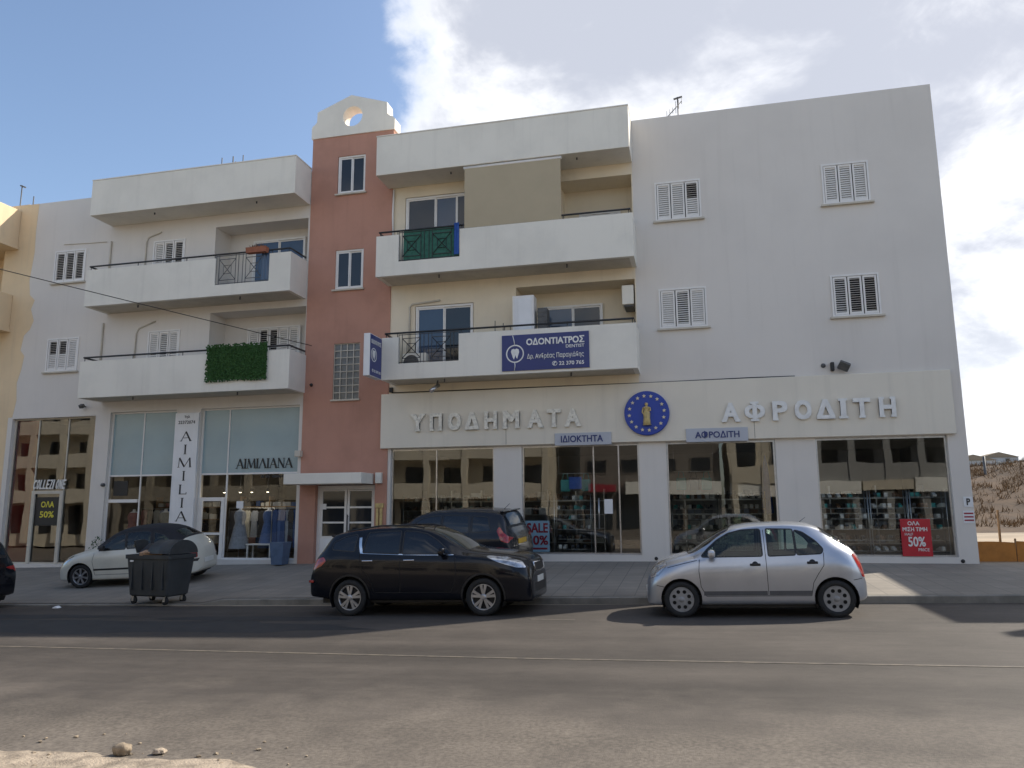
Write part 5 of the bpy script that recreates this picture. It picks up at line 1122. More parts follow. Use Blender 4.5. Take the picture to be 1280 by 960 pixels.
mb = MB(); mb.bar((-8.40, 19.2, 6.4), (-8.40, 19.3, 6.4), .04); mb.bar((-8.40, 19.2, 5.6), (-8.40, 19.3, 5.6), .04); mb.build('bracket', 'grey_iron', ps)

def serif_glyph(mb, ch, cx, z0, h, y, w, t=.006):
    """roman capitals with thick and thin strokes"""
    def stroke(a, b, th): 
        n = Vector((-(b[1] - a[1]), b[0] - a[0])).normalized() * th / 2; th_ = [(a[0] + n.x, a[1] + n.y), (b[0] + n.x, b[1] + n.y), (b[0] - n.x, b[1] - n.y), (a[0] - n.x, a[1] - n.y)]
        stroke.k += 1; mb.prism(th_, y - t - .0004 * stroke.k, y)
    stroke.k = 0
    T, t_ = h * .17, h * .055; L, Rr = cx - w / 2, cx + w / 2; z1 = z0 + h
    def foot(x, z, ww=.16): stroke((x - h * ww, z), (x + h * ww, z), h * .05)
    if ch in 'AΛ':
        stroke((L + .02 * h, z0), (cx - .02 * h, z1), t_ * 1.2); stroke((cx - .03 * h, z1), (Rr - .03 * h, z0), T)
        if ch == 'A': stroke((cx - w * .26, z0 + h * .34), (cx + w * .24, z0 + h * .34), t_)
        foot(L + .02 * h, z0 + .02 * h, .12); foot(Rr - .03 * h, z0 + .02 * h, .15)
    elif ch == 'I': stroke((cx, z0), (cx, z1), T); foot(cx, z0 + .02 * h); foot(cx, z1 - .02 * h)
    elif ch == 'M':
        stroke((L + .06 * h, z0), (L + .14 * h, z1), t_); stroke((L + .14 * h, z1), (cx, z0 + .05 * h), T); stroke((cx, z0 + .05 * h), (Rr - .14 * h, z1), t_); stroke((Rr - .15 * h, z1), (Rr - .05 * h, z0), T); foot(L + .06 * h, z0 + .02 * h, .12); foot(Rr - .05 * h, z0 + .02 * h, .15)
    elif ch == 'L': stroke((L + T * .7, z0), (L + T * .7, z1), T); stroke((L, z0 + .03 * h), (Rr, z0 + .03 * h), t_ * 1.3); stroke((Rr - .02 * h, z0), (Rr - .02 * h, z0 + h * .22), t_); foot(L + T * .7, z1 - .02 * h)
    elif ch == 'N': stroke((L + .08 * h, z0), (L + .08 * h, z1), t_); stroke((L + .08 * h, z1), (Rr - .06 * h, z0), T); stroke((Rr - .06 * h, z0), (Rr - .06 * h, z1), t_); foot(L + .08 * h, z0 + .02 * h, .12); foot(Rr - .06 * h, z1 - .02 * h, .12)
vs_ = thing('vertical_sign', 'tall white board with black capitals running down between the shop windows', 'sign', (-15.08, FY - .05, .66))
mb = MB(); mb.box(-15.50, -14.68, FY - .07, FY - .002, .66, 4.86, bev=.006); mb.build('board', 'white_sign', vs_)
for ch, z in zip('AIMILIANA', (4.13, 3.73, 3.33, 2.93, 2.52, 2.12, 1.72, 1.31, .91)):
    mb = MB(); serif_glyph(mb, ch, -15.08, z - .14, .29, FY - .071, {'A': .34, 'M': .44, 'L': .26, 'I': .1, 'N': .32}[ch]); mb.build('letter', 'ink', vs_)
mb = MB(); text_to(mb, 'Τηλ', -15.18, -14.98, 4.68, 4.78, FY - .071, .004, .012); text_to(mb, '22372074', -15.38, -14.79, 4.52, 4.62, FY - .071, .004, .012); mb.build('phone_number', 'ink', vs_)
gl = thing('window_lettering', 'black capitals ΑΙΜΙΛΙΑΝΑ on the pale glass beside the terracotta tower', 'sign', (-12.6, FY + .1, 3.18))
x = -13.42
for ch in 'AIMIΛIANA':
    w = {'A': .23, 'Λ': .23, 'M': .28, 'I': .07, 'N': .22}[ch]; mb = MB(); serif_glyph(mb, ch, x + w / 2, 3.13, .29, FY + .125, w, .004); mb.build('letter', 'ink', gl); x += w + .028
for i, ww in enumerate((.10, .16, .30, .22, .34)):
    mb = MB(); xa = -12.57 + (0, .14, .36, .68, .88)[i]; mb.box(xa, xa + ww * .9, FY + .118, FY + .128, 2.845, 2.915); mb.build('small_print', 'ink', gl)
cl = thing('shop_lettering', 'white slanted capitals above the narrow glass door of the leftmost shop', 'sign', (-20.1, FY + .08, 2.62))
for ch, k in zip('COLLEZIONE', range(10)):
    mb = MB(); xa = -20.74 + k * .124; text_to(mb, ch, xa, xa + (.10 if ch != 'I' else .04), 2.60, 2.90, FY + .10, .02, .02); mb.v = [(v[0] + (v[2] - 2.6) * .18, v[1], v[2]) for v in mb.v]; mb.build('letter', 'white_letter', cl)
po = thing('door_poster', 'dark sheet with yellow lettering ΟΛΑ 50% on the leftmost glass door', 'poster', (-20.18, FY + .15, 1.5))
mb = MB(); mb.box(-20.62, -19.74, FY + .149, FY + .152, 1.45, 2.35); mb.build('sheet', 'ink', po)
mb = MB(); text_to(mb, 'ΟΛΑ', -20.42, -19.92, 2.02, 2.22, FY + .148, .003, .02); text_to(mb, '50%', -20.44, -19.90, 1.70, 1.90, FY + .148, .003, .02); mb.build('lettering', 'yellow_ink', po)
sp_ = thing('sale_poster', 'pale blue poster with dark red SALE 50% in the shop window', 'poster', (-4.22, FY + .3, .75))
y = FY + .16
mb = MB(); mb.box(-4.52, -3.86, y, y + .012, .74, 1.56); mb.build('sheet', 'pale_blue', sp_)
mb = MB(); text_to(mb, 'SALE', -4.48, -3.90, 1.24, 1.50, y - .001, .003, .03); text_to(mb, '50%', -4.48, -3.90, .92, 1.17, y - .001, .003, .03); mb.box(-4.44, -3.92, y - .004, y - .001, .80, .85); mb.build('lettering', 'red_ink', sp_)
rp = thing('sale_board', 'red board with white lettering ΟΛΑ ΜΙΣΗ ΤΙΜΗ 50% leaning in the rightmost shop window', 'poster', (5.1, FY + .05, .66))
mb = MB(); x0, x1, z0, z1 = 4.78, 5.44, .70, 1.58; y = FY + .045; mb.box(x0, x1, y, y + .02, z0, z1); mb.build('board', 'red_sign', rp); y -= .001
mb = MB(); text_to(mb, 'ΟΛΑ', 4.94, 5.20, 1.43, 1.53, y, .003, .02); text_to(mb, 'ΜΙΣΗ ΤΙΜΗ', 4.82, 5.36, 1.29, 1.39, y, .003, .02); text_to(mb, 'HALF', 4.86, 5.04, 1.19, 1.25, y, .003, .01); text_to(mb, '50%', 4.92, 5.30, .93, 1.16, y, .003, .02); text_to(mb, 'PRICE', 5.13, 5.37, .82, .89, y, .003, .01); mb.build('lettering', 'white_letter', rp)
pk = thing('parking_notice', 'small white P notice with striped plate on the right corner pillar', 'sign', (6.30, FY, 1.5))
mb = MB(); mb.box(6.19, 6.39, FY - .012, FY - .002, 1.86, 2.10); mb.box(6.15, 6.39, FY - .012, FY - .002, 1.48, 1.77); mb.build('plate', 'white_sign', pk)
mb = MB(); text_to(mb, 'P', 6.25, 6.33, 1.90, 2.06, FY - .0125, .003, .03); mb.build('lettering', 'ink', pk)
for z in (1.53, 1.61, 1.69): mb = MB(); mb.box(6.17, 6.37, FY - .016, FY - .0125, z, z + .035); mb.build('text_stripe', 'red_ink', pk)

# ================================================================ THINGS ON THE BALCONIES AND THE ROOF
iv = MB(); ri = random.Random(5)
iv.box(-13.80, -11.88, BY - .03, BY - .012, 5.66, 6.64)
for _ in range(2600):
    x, z = ri.uniform(-13.84, -11.84), ri.uniform(5.60, 6.70); a = ri.uniform(0, 6.28); s = ri.uniform(.02, .05); tx, tz = math.cos(a) * s, math.sin(a) * s; yy = BY - .035 - ri.uniform(0, .05)
    iv.add([(x - tx, yy, z - tz), (x + tz * .6, yy - ri.uniform(0, .03), z - tx * .6), (x + tx, yy, z + tz), (x - tz * .6, yy - ri.uniform(0, .03), z + tx * .6)], [(0, 1, 2, 3)])
single(iv, 'ivy_screen', 'leaf', 'green artificial ivy screen hung over the lower left balcony rail', 'privacy screen')
M['clay_leaf'] = mat('dry_plant', (0.20, 0.10, 0.05), .9, var=.4, vscale=12)
pt = thing('flower_trough', 'clay flower trough hooked on the upper left balcony rail', 'planter', (-12.3, BY - .08, 9.42))
mb = MB(); mb.add([(x, yy, z) for z, q in ((9.42, .08), (9.58, .10)) for x, yy in ((-12.62 - q * .3, BY - .08 - q), (-12.02 + q * .3, BY - .08 - q), (-12.02 + q * .3, BY - .08 + q), (-12.62 - q * .3, BY - .08 + q))], [(0, 3, 2, 1), (4, 5, 6, 7), (0, 1, 5, 4), (1, 2, 6, 5), (2, 3, 7, 6), (3, 0, 4, 7)]); mb.build('trough', 'terracotta_pot', pt)
mb = MB()
for _ in range(60): x = ri.uniform(-12.6, -12.05); a = ri.uniform(-.5, .5); h = ri.uniform(.05, .16); mb.add([(x, BY - .08, 9.57), (x + .02, BY - .08 + .02, 9.57), (x + a * h, BY - .08 + ri.uniform(-.06, .06), 9.57 + h)], [(0, 1, 2)])
mb.build('plant', 'clay_leaf', pt)
def ac_unit(label, x0, x1, y0, y1, z0, z1, fan='-Y'):
    t = thing('air_conditioner', label, 'air conditioner', ((x0 + x1) / 2, (y0 + y1) / 2, z0), 'outdoor air conditioning units')
    mb = MB(); mb.box(x0, x1, y0, y1, z0, z1, bev=.015); mb.build('casing', 'white2', t)
    cz, r = (z0 + z1) / 2, (z1 - z0) * .40; mb = MB()
    if fan == '-Y':
        cxx = x0 + r * 1.2
        for q in (1, .7, .4): mb.tube([(cxx + r * q * math.cos(a), y0 - .008, cz + r * q * math.sin(a)) for a in np.linspace(0, 2 * math.pi, 25)], .008, 4, caps=False)
        mb.lathe([(.0001, -.002), (r * .97, -.002)], (cxx, y0, cz), 'Y', 24)
    else:
        cy = (y0 + y1) / 2
        for q in (1, .7, .4): mb.tube([(x0 - .008, cy + r * q * math.cos(a), cz + r * q * math.sin(a)) for a in np.linspace(0, 2 * math.pi, 25)], .008, 4, caps=False)
        mb.lathe([(.0001, -.002), (r * .97, -.002)], (x0, cy, cz), 'X', 24)
    mb.build('fan_grille', 'grey_iron', t)
    mb = MB(); mb.box(x0 + .05, x1 - .02, y0 + .05, y1 + .0, z0 - .05, z0 - .002); mb.build('bracket', 'grey_iron', t); return t
ac_unit('air conditioner high on the side of the middle balcony recess', -1.72, -1.40, FY + .02, FY + .70, 7.38, 7.92, 'X')
ac_unit('air conditioner standing behind the iron railing of the lower middle balcony', -7.80, -7.10, BY + .22, BY + .50, 5.62, 6.18)
cb = thing('balcony_cabinet', 'white cabinet standing on the lower middle balcony above the navy sign', 'cabinet', (-4.35, 19.75, 5.6))
mb = MB(); mb.box(-4.66, -4.06, 19.60, 20.0, 5.61, 7.66, bev=.012); mb.build('casing', 'upvc', cb); mb = MB(); mb.box(-4.60, -4.12, 19.585, 19.598, 5.72, 7.58, bev=.005); mb.build('door_panel', 'white_sign', cb)
mb = MB(); mb.box(-3.98, -3.72, 19.7, 20.1, 5.61, 7.30)
for k in range(12): mb.box(-3.985, -3.715, 19.69, 19.699, 5.75 + k * .13, 5.80 + k * .13)
single(mb, 'louvre_cupboard', 'grey_iron', 'dark slatted cupboard next to the white balcony cabinet', 'cupboard')
rdp = thing('drying_rack', 'thin dark rods of a drying rack behind the lower middle balcony front', 'drying rack', (-4.9, 19.6, 5.6))
for k, x in enumerate((-5.15, -4.92, -4.72)): mb = MB(); mb.tube([(x, 19.55, 5.62), (x + .01, 19.55, 6.98 - .08 * k)], .010, 6); mb.build('rod', 'black_iron', rdp)
mb = MB(); mb.tube([(-5.2, 19.55, 6.5), (-4.65, 19.55, 6.5)], .008, 6); mb.build('crossbar', 'black_iron', rdp)
def hang(name, label, cat, pts, m, y):
    mb = MB(); n = 9; (x0, z1), (x1, z0) = pts
    for i in range(n + 1):
        for j in range(7): u, v = i / n, j / 6; mb.v.append((x0 + (x1 - x0) * u, y + .02 * math.sin(u * 15) * (1 - v * .5), z1 + (z0 - z1) * v))
    for i in range(n):
        for j in range(6): mb.f.append((i * 7 + j, (i + 1) * 7 + j, (i + 1) * 7 + j + 1, i * 7 + j + 1)); mb.m.append(0); mb.sm.append(True)
    return single(mb, name, m, label, cat)
hang('towel', 'bright blue towel hanging at the right end of the green screened railing', 'towel', ((-6.22, 9.78), (-6.08, 8.86)), 'blue_cloth', BY - .03)
hang('towel', 'dark blue cloth hanging over the end of the upper left balcony railing', 'towel', ((-12.22, 9.50), (-11.98, 8.62)), 'pane_blue', BY + .02)
def aerial(label, x, y, z, h, kind):
    t = thing('roof_aerial', label, 'aerial', (x, y, z)); mb = MB(); mb.tube([(x, y, z), (x, y, z + h)], .022, 6); mb.build('mast', 'grey_iron', t)
    mb = MB()
    if kind == 'yagi':
        a, b = Vector((x + .12, y, z + h * .92)), Vector((x - .62, y - .1, z + h * .50)); mb.tube([a, b], .014, 6)
        for k in range(9): q = a.lerp(b, k / 8); L = .10 + .05 * (k % 3); mb.tube([q + Vector((0, -.02, L)), q - Vector((0, .02, L))], .008, 5)
        mb.tube([(x - .12, y, z + h * .97), (x + .14, y, z + h)], .03, 6)
    elif kind == 'mast': mb.tube([(x - .08, y, z + h), (x + .16, y, z + h - .1)], .03, 6)
    else:
        for dx in (-.45, 0, .4): mb.tube([(x + dx, y, z + h * (.5 if dx else .2)), (x + dx, y, z + h)], .018, 6)
        mb.tube([(x - .45, y, z + h * .5), (x + .4, y, z + h * .5)], .015, 6); mb.tube([(x - .1, y, z + h * .75), (x + .2, y - .1, z + h * .85)], .05, 6)
    mb.build('antenna', 'grey_iron', t)
aerial('tilted television aerial on the flat roof of the right block', 0.0, 22.5, 12.6, 1.95, 'yagi')
aerial('cluster of short aerials on the roof of the left block', -15.5, 22.3, 12.4, 1.95, 'x'); aerial('single thin aerial mast on the roof of the ochre block', -24.3, 22, 12.2, 1.9, 'mast')
mb = MB(); mb.tube([(-22.2, 20.6, 12.3), (-22.2, 20.6, 12.85)], .02, 6); single(mb, 'roof_post', 'grey_iron', 'short post on the roof edge between ochre and white walls', 'post')
# wall fittings
def floodlight(label, x, y, z, s, tilt):
    t = thing('flood_lamp', label, 'lamp', (x, y, z)); mb = MB()
    bm = bmesh.new(); bmesh.ops.create_cube(bm, size=1); mt = Matrix.Translation((x, y - .16, z)) @ Matrix.Rotation(tilt, 4, 'Y') @ Matrix.Rotation(.6, 4, 'X') @ Matrix.Diagonal((s, .12, s * .8, 1)); bmesh.ops.bevel(bm, geom=bm.edges[:], offset=.06, segments=1, affect='EDGES'); mb.frombm(bm, 0, False, mt); bm.free(); mb.build('housing', 'grey_iron', t)
    mb = MB(); mb.tube([(x, y, z), (x, y - .14, z)], .018, 6); mb.build('arm', 'black_iron', t); return t
floodlight('grey flood lamp on the white wall above the fascia, right of the camera bracket', 3.76, FY, 5.36, .26, .45)
mb = MB(); mb.box(3.46, 3.54, FY - .14, FY - .002, 5.26, 5.48, bev=.012); single(mb, 'wall_bracket', 'black', 'small black bracket on the white wall beside the flood lamp', 'bracket')
mb = MB(); mb.lathe([(.0001, -.06), (.05, -.05), (.06, -.002), (.0001, -.002)], (3.30, FY, 5.42), 'Y', 14); single(mb, 'wall_sensor', 'grey_iron', 'small round grey sensor on the white wall left of the black bracket', 'sensor')
cc = thing('security_camera', 'grey tube camera hanging under the lower middle balcony', 'camera', (-6.9, 19.7, 5.3)); mb = MB(); mb.tube([(-6.80, 19.60, 5.40), (-6.82, 19.60, 5.28)], .02, 6); mb.build('arm', 'grey_iron', cc); mb = MB(); mb.tube([(-6.78, 19.62, 5.28), (-6.93, 19.40, 5.08)], .055, 10); mb.build('housing', 'steel', cc)
floodlight('small lamp on the white wall above the leftmost shop window', -18.9, FY, 5.2, .14, 0)
mb = MB(); mb.box(-11.32, -11.14, FY - .22, FY - .04, 3.42, 3.60, bev=.02); single(mb, 'wall_lamp', 'cornice', 'small box lamp at the left edge of the terracotta tower', 'lamp')
mb = MB(); mb.lathe([(.0001, -.09), (.05, -.085), (.06, -.002), (.0001, -.002)], (-17.98, FY, 2.70), 'Y', 12); single(mb, 'wall_lamp', 'grey_iron', 'round dark lamp on the white pillar left of the clothes shop', 'lamp')
mb = MB(); mb.box(-8.46, -8.36, FY - .07, FY - .002, 5.22, 5.36, bev=.01); single(mb, 'junction_box', 'black', 'small black junction box above the left end of the cream fascia', 'junction box')
# overhead wire
mb = MB(); a, b = Vector((-10.95, 20.1, 6.73)), Vector((-27.0, .4, 9.9)); pts = [a.lerp(b, k / 24) - Vector((0, 0, .12 * math.sin(math.pi * k / 24))) for k in range(25)]
mb.tube(pts, .011, 6); single(mb, 'overhead_cable', 'black', 'thin black cable running from the terracotta tower over the street', 'cable')

# ================================================================ STREET
bn = thing('rubbish_bin', 'large dark grey wheeled rubbish container standing at the kerb', 'bin', (-11.52, 14.80, ground_z(-11.5, 14.8)))
def bl_(x, y, z): return (x, y, z)
mb = MB(); zb, zt = .17, 1.05; b0, b1, d0, d1 = .55, .66, .33, .42
ring_ = [(-1, -1), (1, -1), (1, 1), (-1, 1)]
def rr_(hx, hy, r, n=4): return [(sx * (hx - r) + r * math.cos(a), sy * (hy - r) + r * math.sin(a)) for sx, sy, a0 in ((1, 1, 0), (-1, 1, .5), (-1, -1, 1), (1, -1, 1.5)) for a in [math.pi * (a0 + .5 * k / n) for k in range(n + 1)]]
lv = [(zb, .53, .32), (zb + .03, .56, .35), (.62, .60, .385), (zt - .09, .635, .41), (zt - .085, .665, .44), (zt, .67, .445)]
vs = []; n0 = len(rr_(.5, .3, .07))
for z, hx, hy in lv: vs += [(x, y, z) for x, y in rr_(hx, hy, .07)]
fs = [(i * n0 + k, i * n0 + (k + 1) % n0, (i + 1) * n0 + (k + 1) % n0, (i + 1) * n0 + k) for i in range(len(lv) - 1) for k in range(n0)] + [tuple(range(n0))[::-1]]
o = len(lv) * n0; vs += [(x, y, zt) for x, y in rr_(.61, .385, .05)] + [(x, y, zt - .5) for x, y in rr_(.57, .35, .05)]
fs += [((len(lv) - 1) * n0 + k, (len(lv) - 1) * n0 + (k + 1) % n0, o + (k + 1) % n0, o + k) for k in range(n0)] + [(o + k, o + (k + 1) % n0, o + n0 + (k + 1) % n0, o + n0 + k) for k in range(n0)] + [tuple(o + n0 + k for k in range(n0))]
mb.add(vs, fs); 
for x in (-.45, -.15, .15, .45): mb.box(x - .02, x + .02, -.412, -.36, .32, .90)
mb.build('container', 'bin', bn, world=False)
def dome(x0, x1, a0, a1, hy=.445, rise=.30):
    m = MB(); N = 14; P = []
    for k in range(N + 1): a = a0 + (a1 - a0) * k / N; P.append((-hy * math.cos(a), zt + .012 + rise * math.sin(a)))
    for (y, z) in P: m.v += [(x0, y, z), (x1, y, z), (x0 + .03, y * .94, zt + .012 + (z - zt - .012) * .92), (x1 - .03, y * .94, zt + .012 + (z - zt - .012) * .92)]
    for k in range(N):
        q, r = k * 4, k * 4 + 4
        for f in ((q, r, r + 1, q + 1), (q + 2, q + 3, r + 3, r + 2), (q, q + 2, r + 2, r), (q + 1, r + 1, r + 3, q + 3)): m.f.append(f); m.m.append(0); m.sm.append(True)
    return m
# lid slid half open: the dome's end wall stays at the right
m = dome(.02, .665, 0.05, math.pi - .05); 
m.prism([(-.445 * math.cos(a), zt + .012 + .30 * math.sin(a)) for a in np.linspace(.02, math.pi - .02, 18)], .64, .664, plane='YZ'); m.build('lid', 'bin', bn, world=False)
m = MB(); m.prism([(.445 * math.cos(a), zt + .012 + .30 * math.sin(a)) for a in np.linspace(1.2, math.pi - 2.2 + 1.1, 6)] + [(-.1, zt + .02), (.35, zt + .02)], -.664, -.62, plane='YZ'); m.build('end_wall', 'bin', bn, world=False)
for x in (-.46, .46):
    for y in (-.27, .27):
        c = MB(); c.lathe([(.0001, -.03), (.07, -.03), (.082, -.02), (.082, .02), (.07, .03), (.0001, .03)], (x, y, .082), 'Y', 18); w = c.build('castor', 'tyre', bn, world=False)
        c = MB(); c.box(x - .03, x + .03, y - .05, y - .037, .065, .18); c.box(x - .03, x + .03, y + .037, y + .05, .065, .18); c.box(x - .05, x + .05, y - .05, y + .05, .17, .19); c.build('fork', 'steel', w, world=False)
c = MB(); c.box(-.50, -.40, -.428, -.418, .90, .935); c.build('maker_plate', 'white_sign', bn, world=False)
bn.rotation_euler = (0, 0, R(-6)); bn.scale = (.93, .95, 1.0)
cbx = thing('cardboard_box', 'flattened brown cardboard lying on top of the rubbish container', 'box', (-11.62, 14.72, ground_z(-11.5, 14.8) + 1.06))
m = MB(); m.box(-.22, .26, -.30, .18, 0, .07, bev=.008); m.build('flap', 'cardboard', cbx, world=False); m = MB(); m.box(-.10, .30, -.36, -.05, .072, .10); m.build('top_flap', 'cardboard', cbx, world=False); cbx.rotation_euler = (0.12, .05, .3)
def lump(name, label, cat, loc, s, m, seed, group=None, sub=2):
    bm = bmesh.new(); bmesh.ops.create_icosphere(bm, subdivisions=sub, radius=1); q = random.Random(seed); ph = [q.uniform(0, 6) for _ in range(6)]
    for v in bm.verts:
        c = v.co.copy(); k = 1 + .22 * math.sin(c.x * 2.3 + ph[0]) + .18 * math.sin(c.y * 3.1 + ph[1]) + .15 * math.sin(c.z * 3.7 + ph[2]) + .10 * math.sin(c.x * 6 + c.y * 5 + ph[3]); v.co = Vector((c.x * s[0], c.y * s[1], max(c.z * s[2], -s[2] * .35))) * k
    mb = MB(); mb.frombm(bm, 0, sub > 2); bm.free(); o = mb.build(name, m); o.location = loc; return tag(o, label, cat, group)
lump('rubbish_bag', 'black rubbish bag bulging out of the left half of the container', 'bag', (-11.85, 14.80, ground_z(-11.5, 14.8) + 1.06), (.20, .22, .16), 'black', 4, sub=3)
M['stone'] = mat('weathered_stone', (0.34, 0.27, 0.19), .9, var=.4, vscale=9, bump=.5, bscale=30)
lump('rock', 'brown rock on the dusty verge at the bottom left', 'rock', (-4.38, 5.36, road_z(-4.4) + .03), (.072, .055, .05), 'stone', 11, sub=3)
lump('rock', 'pale flat stone right of the brown rock on the verge', 'rock', (-4.10, 5.42, road_z(-4.1) + .02), (.06, .04, .018), 'soil', 12, sub=3)
q = random.Random(21); pe = []
for k in range(4): pe.append(lump('pebble', 'small pebble scattered over the dusty verge', 'pebble', (-4 - k * .3, 5.2, 0), (.022, .018, .012), 'stone', 30 + k, 'pebbles on the near verge', 1))
for k in range(64):
    x = q.uniform(-5.9, -2.6); e = left_edge(x); y = e + q.choice((q.uniform(-.6, .05), q.uniform(-.3, .45))); src = pe[k % 4]
    o = src if k < 4 else copy_tree(src); s = q.uniform(.3, 1.1); o.location = (x, y, road_z(x) + (.02 if y < e - .1 else .006)); o.scale = (s, s, s); o.rotation_euler = (0, 0, q.uniform(0, 6))
# leaves and litter at the kerb
lump('litter', 'white crumpled paper on the road left of the rubbish container', 'litter', (-13.6, 14.2, road_z(-13.6) + .02), (.10, .06, .04), 'white_sign', 8)
# orange barrier, posts beyond the corner
M['orange'] = mat('orange_sheet', (0.52, 0.22, 0.045), .7, var=.2, vscale=3)
ob = thing('site_fence', 'orange sheet barrier at the edge of the empty lot right of the shop', 'fence', (9.2, 22.0, base_z(8)))
for k in range(5):
    x = 6.55 + k * 1.3; mb = MB(); N = 16
    for i in range(N + 1): u = i / N; mb.v += [(x + 1.28 * u, 22.0 + .02 * math.sin(u * 40), base_z(x) - .1), (x + 1.28 * u, 22.0 + .02 * math.sin(u * 40), base_z(x) + .41 + .03 * math.sin(k * 2 + u * 3))]
    for i in range(N): mb.f.append((2 * i, 2 * i + 2, 2 * i + 3, 2 * i + 1)); mb.m.append(0); mb.sm.append(True)
    mb.build('sheet', 'orange', ob)
for k in range(6): x = 6.55 + k * 1.3; mb = MB(); mb.tube([(x, 22.05, base_z(x) - .1), (x, 22.05, base_z(x) + .5)], .025, 6); mb.build('post', 'wood', ob)
mb = MB(); mb.tube([(8.85, 26, .4), (8.87, 26, 1.75)], .035, 6); single(mb, 'fence_post', 'wood', 'lone brown post standing in the empty lot behind the orange barrier', 'post')
mb = MB(); mb.tube([(19.3, 58, 2.0), (19.3, 58, 5.2)], .09, 6); single(mb, 'utility_post', 'grey_iron', 'grey post on top of the dry grass slope', 'post')
q = random.Random(9); M['scrub'] = mat('hazy_far_scrub', (0.10, 0.105, 0.105), .95, var=.4, vscale=.3)  # scrub colour greyed to carry the haze of distance
mbs = MB()
for _ in range(1500):
    x, y = q.uniform(50, 150), q.uniform(170, 300); s = q.uniform(.5, 1.5); z = terrain_z(x, y); bm = bmesh.new(); bmesh.ops.create_icosphere(bm, subdivisions=1, radius=1)
    for v in bm.verts: v.co = Vector((x + v.co.x * s * 1.3 * q.uniform(.7, 1.2), y + v.co.y * s, z + .4 * s + v.co.z * s * .7 * q.uniform(.7, 1.2)))
    mbs.frombm(bm); bm.free()
tag(mbs.build('hazy_far_scrub', 'scrub'), label='dark scrub covering the far ridge behind the dry slope', kind='stuff')
M['farwall'] = mat('far_house_wall', (0.50, 0.50, 0.50), .9, var=.15, vscale=.2)
for k in range(7):
    x = 66 + k * 11.5 + q.uniform(-2, 2); y = 205 + q.uniform(-14, 30); z = terrain_z(x, y) - .5; w, h = q.uniform(6, 12), q.uniform(2.2, 3.0)
    t = thing('distant_house', 'far pale house on the ridge above the dry grass slope', 'house', (x, y, z), 'houses on the far ridge')
    mb = MB(); mb.box(x - w / 2, x + w / 2, y - 4, y + 4, z, z + h); mb.build('wall', 'farwall', t); mb = MB(); mb.prism([(x - w / 2 - .3, z + h + .01), (x + w / 2 + .3, z + h + .01), (x, z + h + 1.4)], y - 4.3, y + 4.3); mb.build('roof', 'stone', t)
    for i in (-1, 1): mb = MB(); mb.box(x + i * w * .22 - .5, x + i * w * .22 + .5, y - 4.06, y - 4.002, z + h * .55, z + h * .85); mb.build('window', 'pane', t)

# ================================================================ GOODS BEHIND THE SHOP WINDOWS
def rack(label, x0, x1, y, z0, zs, group='shoe racks in the shoe shop'):
    t = thing('shoe_rack', label, 'rack', ((x0 + x1) / 2, y, z0), group); mb = MB()
    for x in (x0, x1):
        for yy in (y - .17, y + .17): mb.tube([(x, yy, z0), (x, yy, zs[-1] + .18)], .014, 6)
    mb.build('upright', 'steel', t)
    for z in zs:
        mb = MB()
        for k in range(6): yy = y - .17 + .34 * k / 5; mb.tube([(x0, yy, z), (x1, yy, z)], .006, 5)
        mb.build('shelf', 'steel', t)
    return t
RK = [(-8.1, -7.15), (-6.95, -5.5), (-3.75, -2.75), (-.62, .55), (.62, 1.72), (3.05, 4.15), (4.2, 5.05), (5.1, 5.9)]
where = ['in the first shop window, left end', 'in the first shop window, right part', 'beside the glass door of the second shop window', 'in the third shop window, left part', 'in the third shop window, right part', 'in the rightmost shop window, left part', 'in the rightmost shop window, middle', 'in the rightmost shop window, right end']
ZS = [.80, 1.06, 1.32, 1.58, 1.84, 2.10]
M['sh1'] = mat('black_leather', (.02, .02, .022), .35, var=.2, vscale=20); M['sh2'] = mat('brown_leather', (.16, .08, .04), .45, var=.3, vscale=20); M['sh3'] = mat('white_leather', (.70, .68, .64), .5, var=.1, vscale=20); M['sh4'] = mat('teal_fabric', (.05, .30, .28), .6, var=.2, vscale=20); M['sole'] = mat('shoe_sole', (.30, .27, .23), .7, var=.2)
shoes = []
for k in range(4):
    mb = MB(); P = [(-.13, 0), (.13, 0), (.135, .03), (.10, .05), (.03, .065), (-.02, .095), (-.12, .10), (-.135, .05)]
    mb.prism([(a, b + .012) for a, b in P], -.04, .04, mi=0); mb.prism([(-.135, 0), (.14, 0), (.14, .011), (-.135, .011)], -.045, .045, mi=1)
    o = mb.build('shoe', [f'sh{k + 1}', 'sole']); tag(o, ['black', 'brown', 'white', 'teal'][k] + ' shoe on a metal shelf inside the shoe shop', 'shoe', 'shoes on the shop racks'); shoes.append(o)
q = random.Random(14); first = [True] * 4; cnt = 0
for (x0, x1), wh in zip(RK, where):
    y = FY + .46 + q.uniform(0, .06); rack('steel wire shoe rack ' + wh, x0, x1, y, .69, ZS)
    for z in ZS:
        x = x0 + .10
        while x < x1 - .08 and cnt < 296:
            k = q.choices(range(4), (4, 2.5, 3, .8 if z < 1.7 else 3))[0]; o = shoes[k] if first[k] else copy_tree(shoes[k]); first[k] = False; cnt += 1
            o.location = (x, y - .02 + q.uniform(-.03, .03), z + .008); o.rotation_euler = (0, 0, q.choice((1.57, -1.57, 1.2, 1.9)) + q.uniform(-.1, .1)); x += q.uniform(.125, .21)
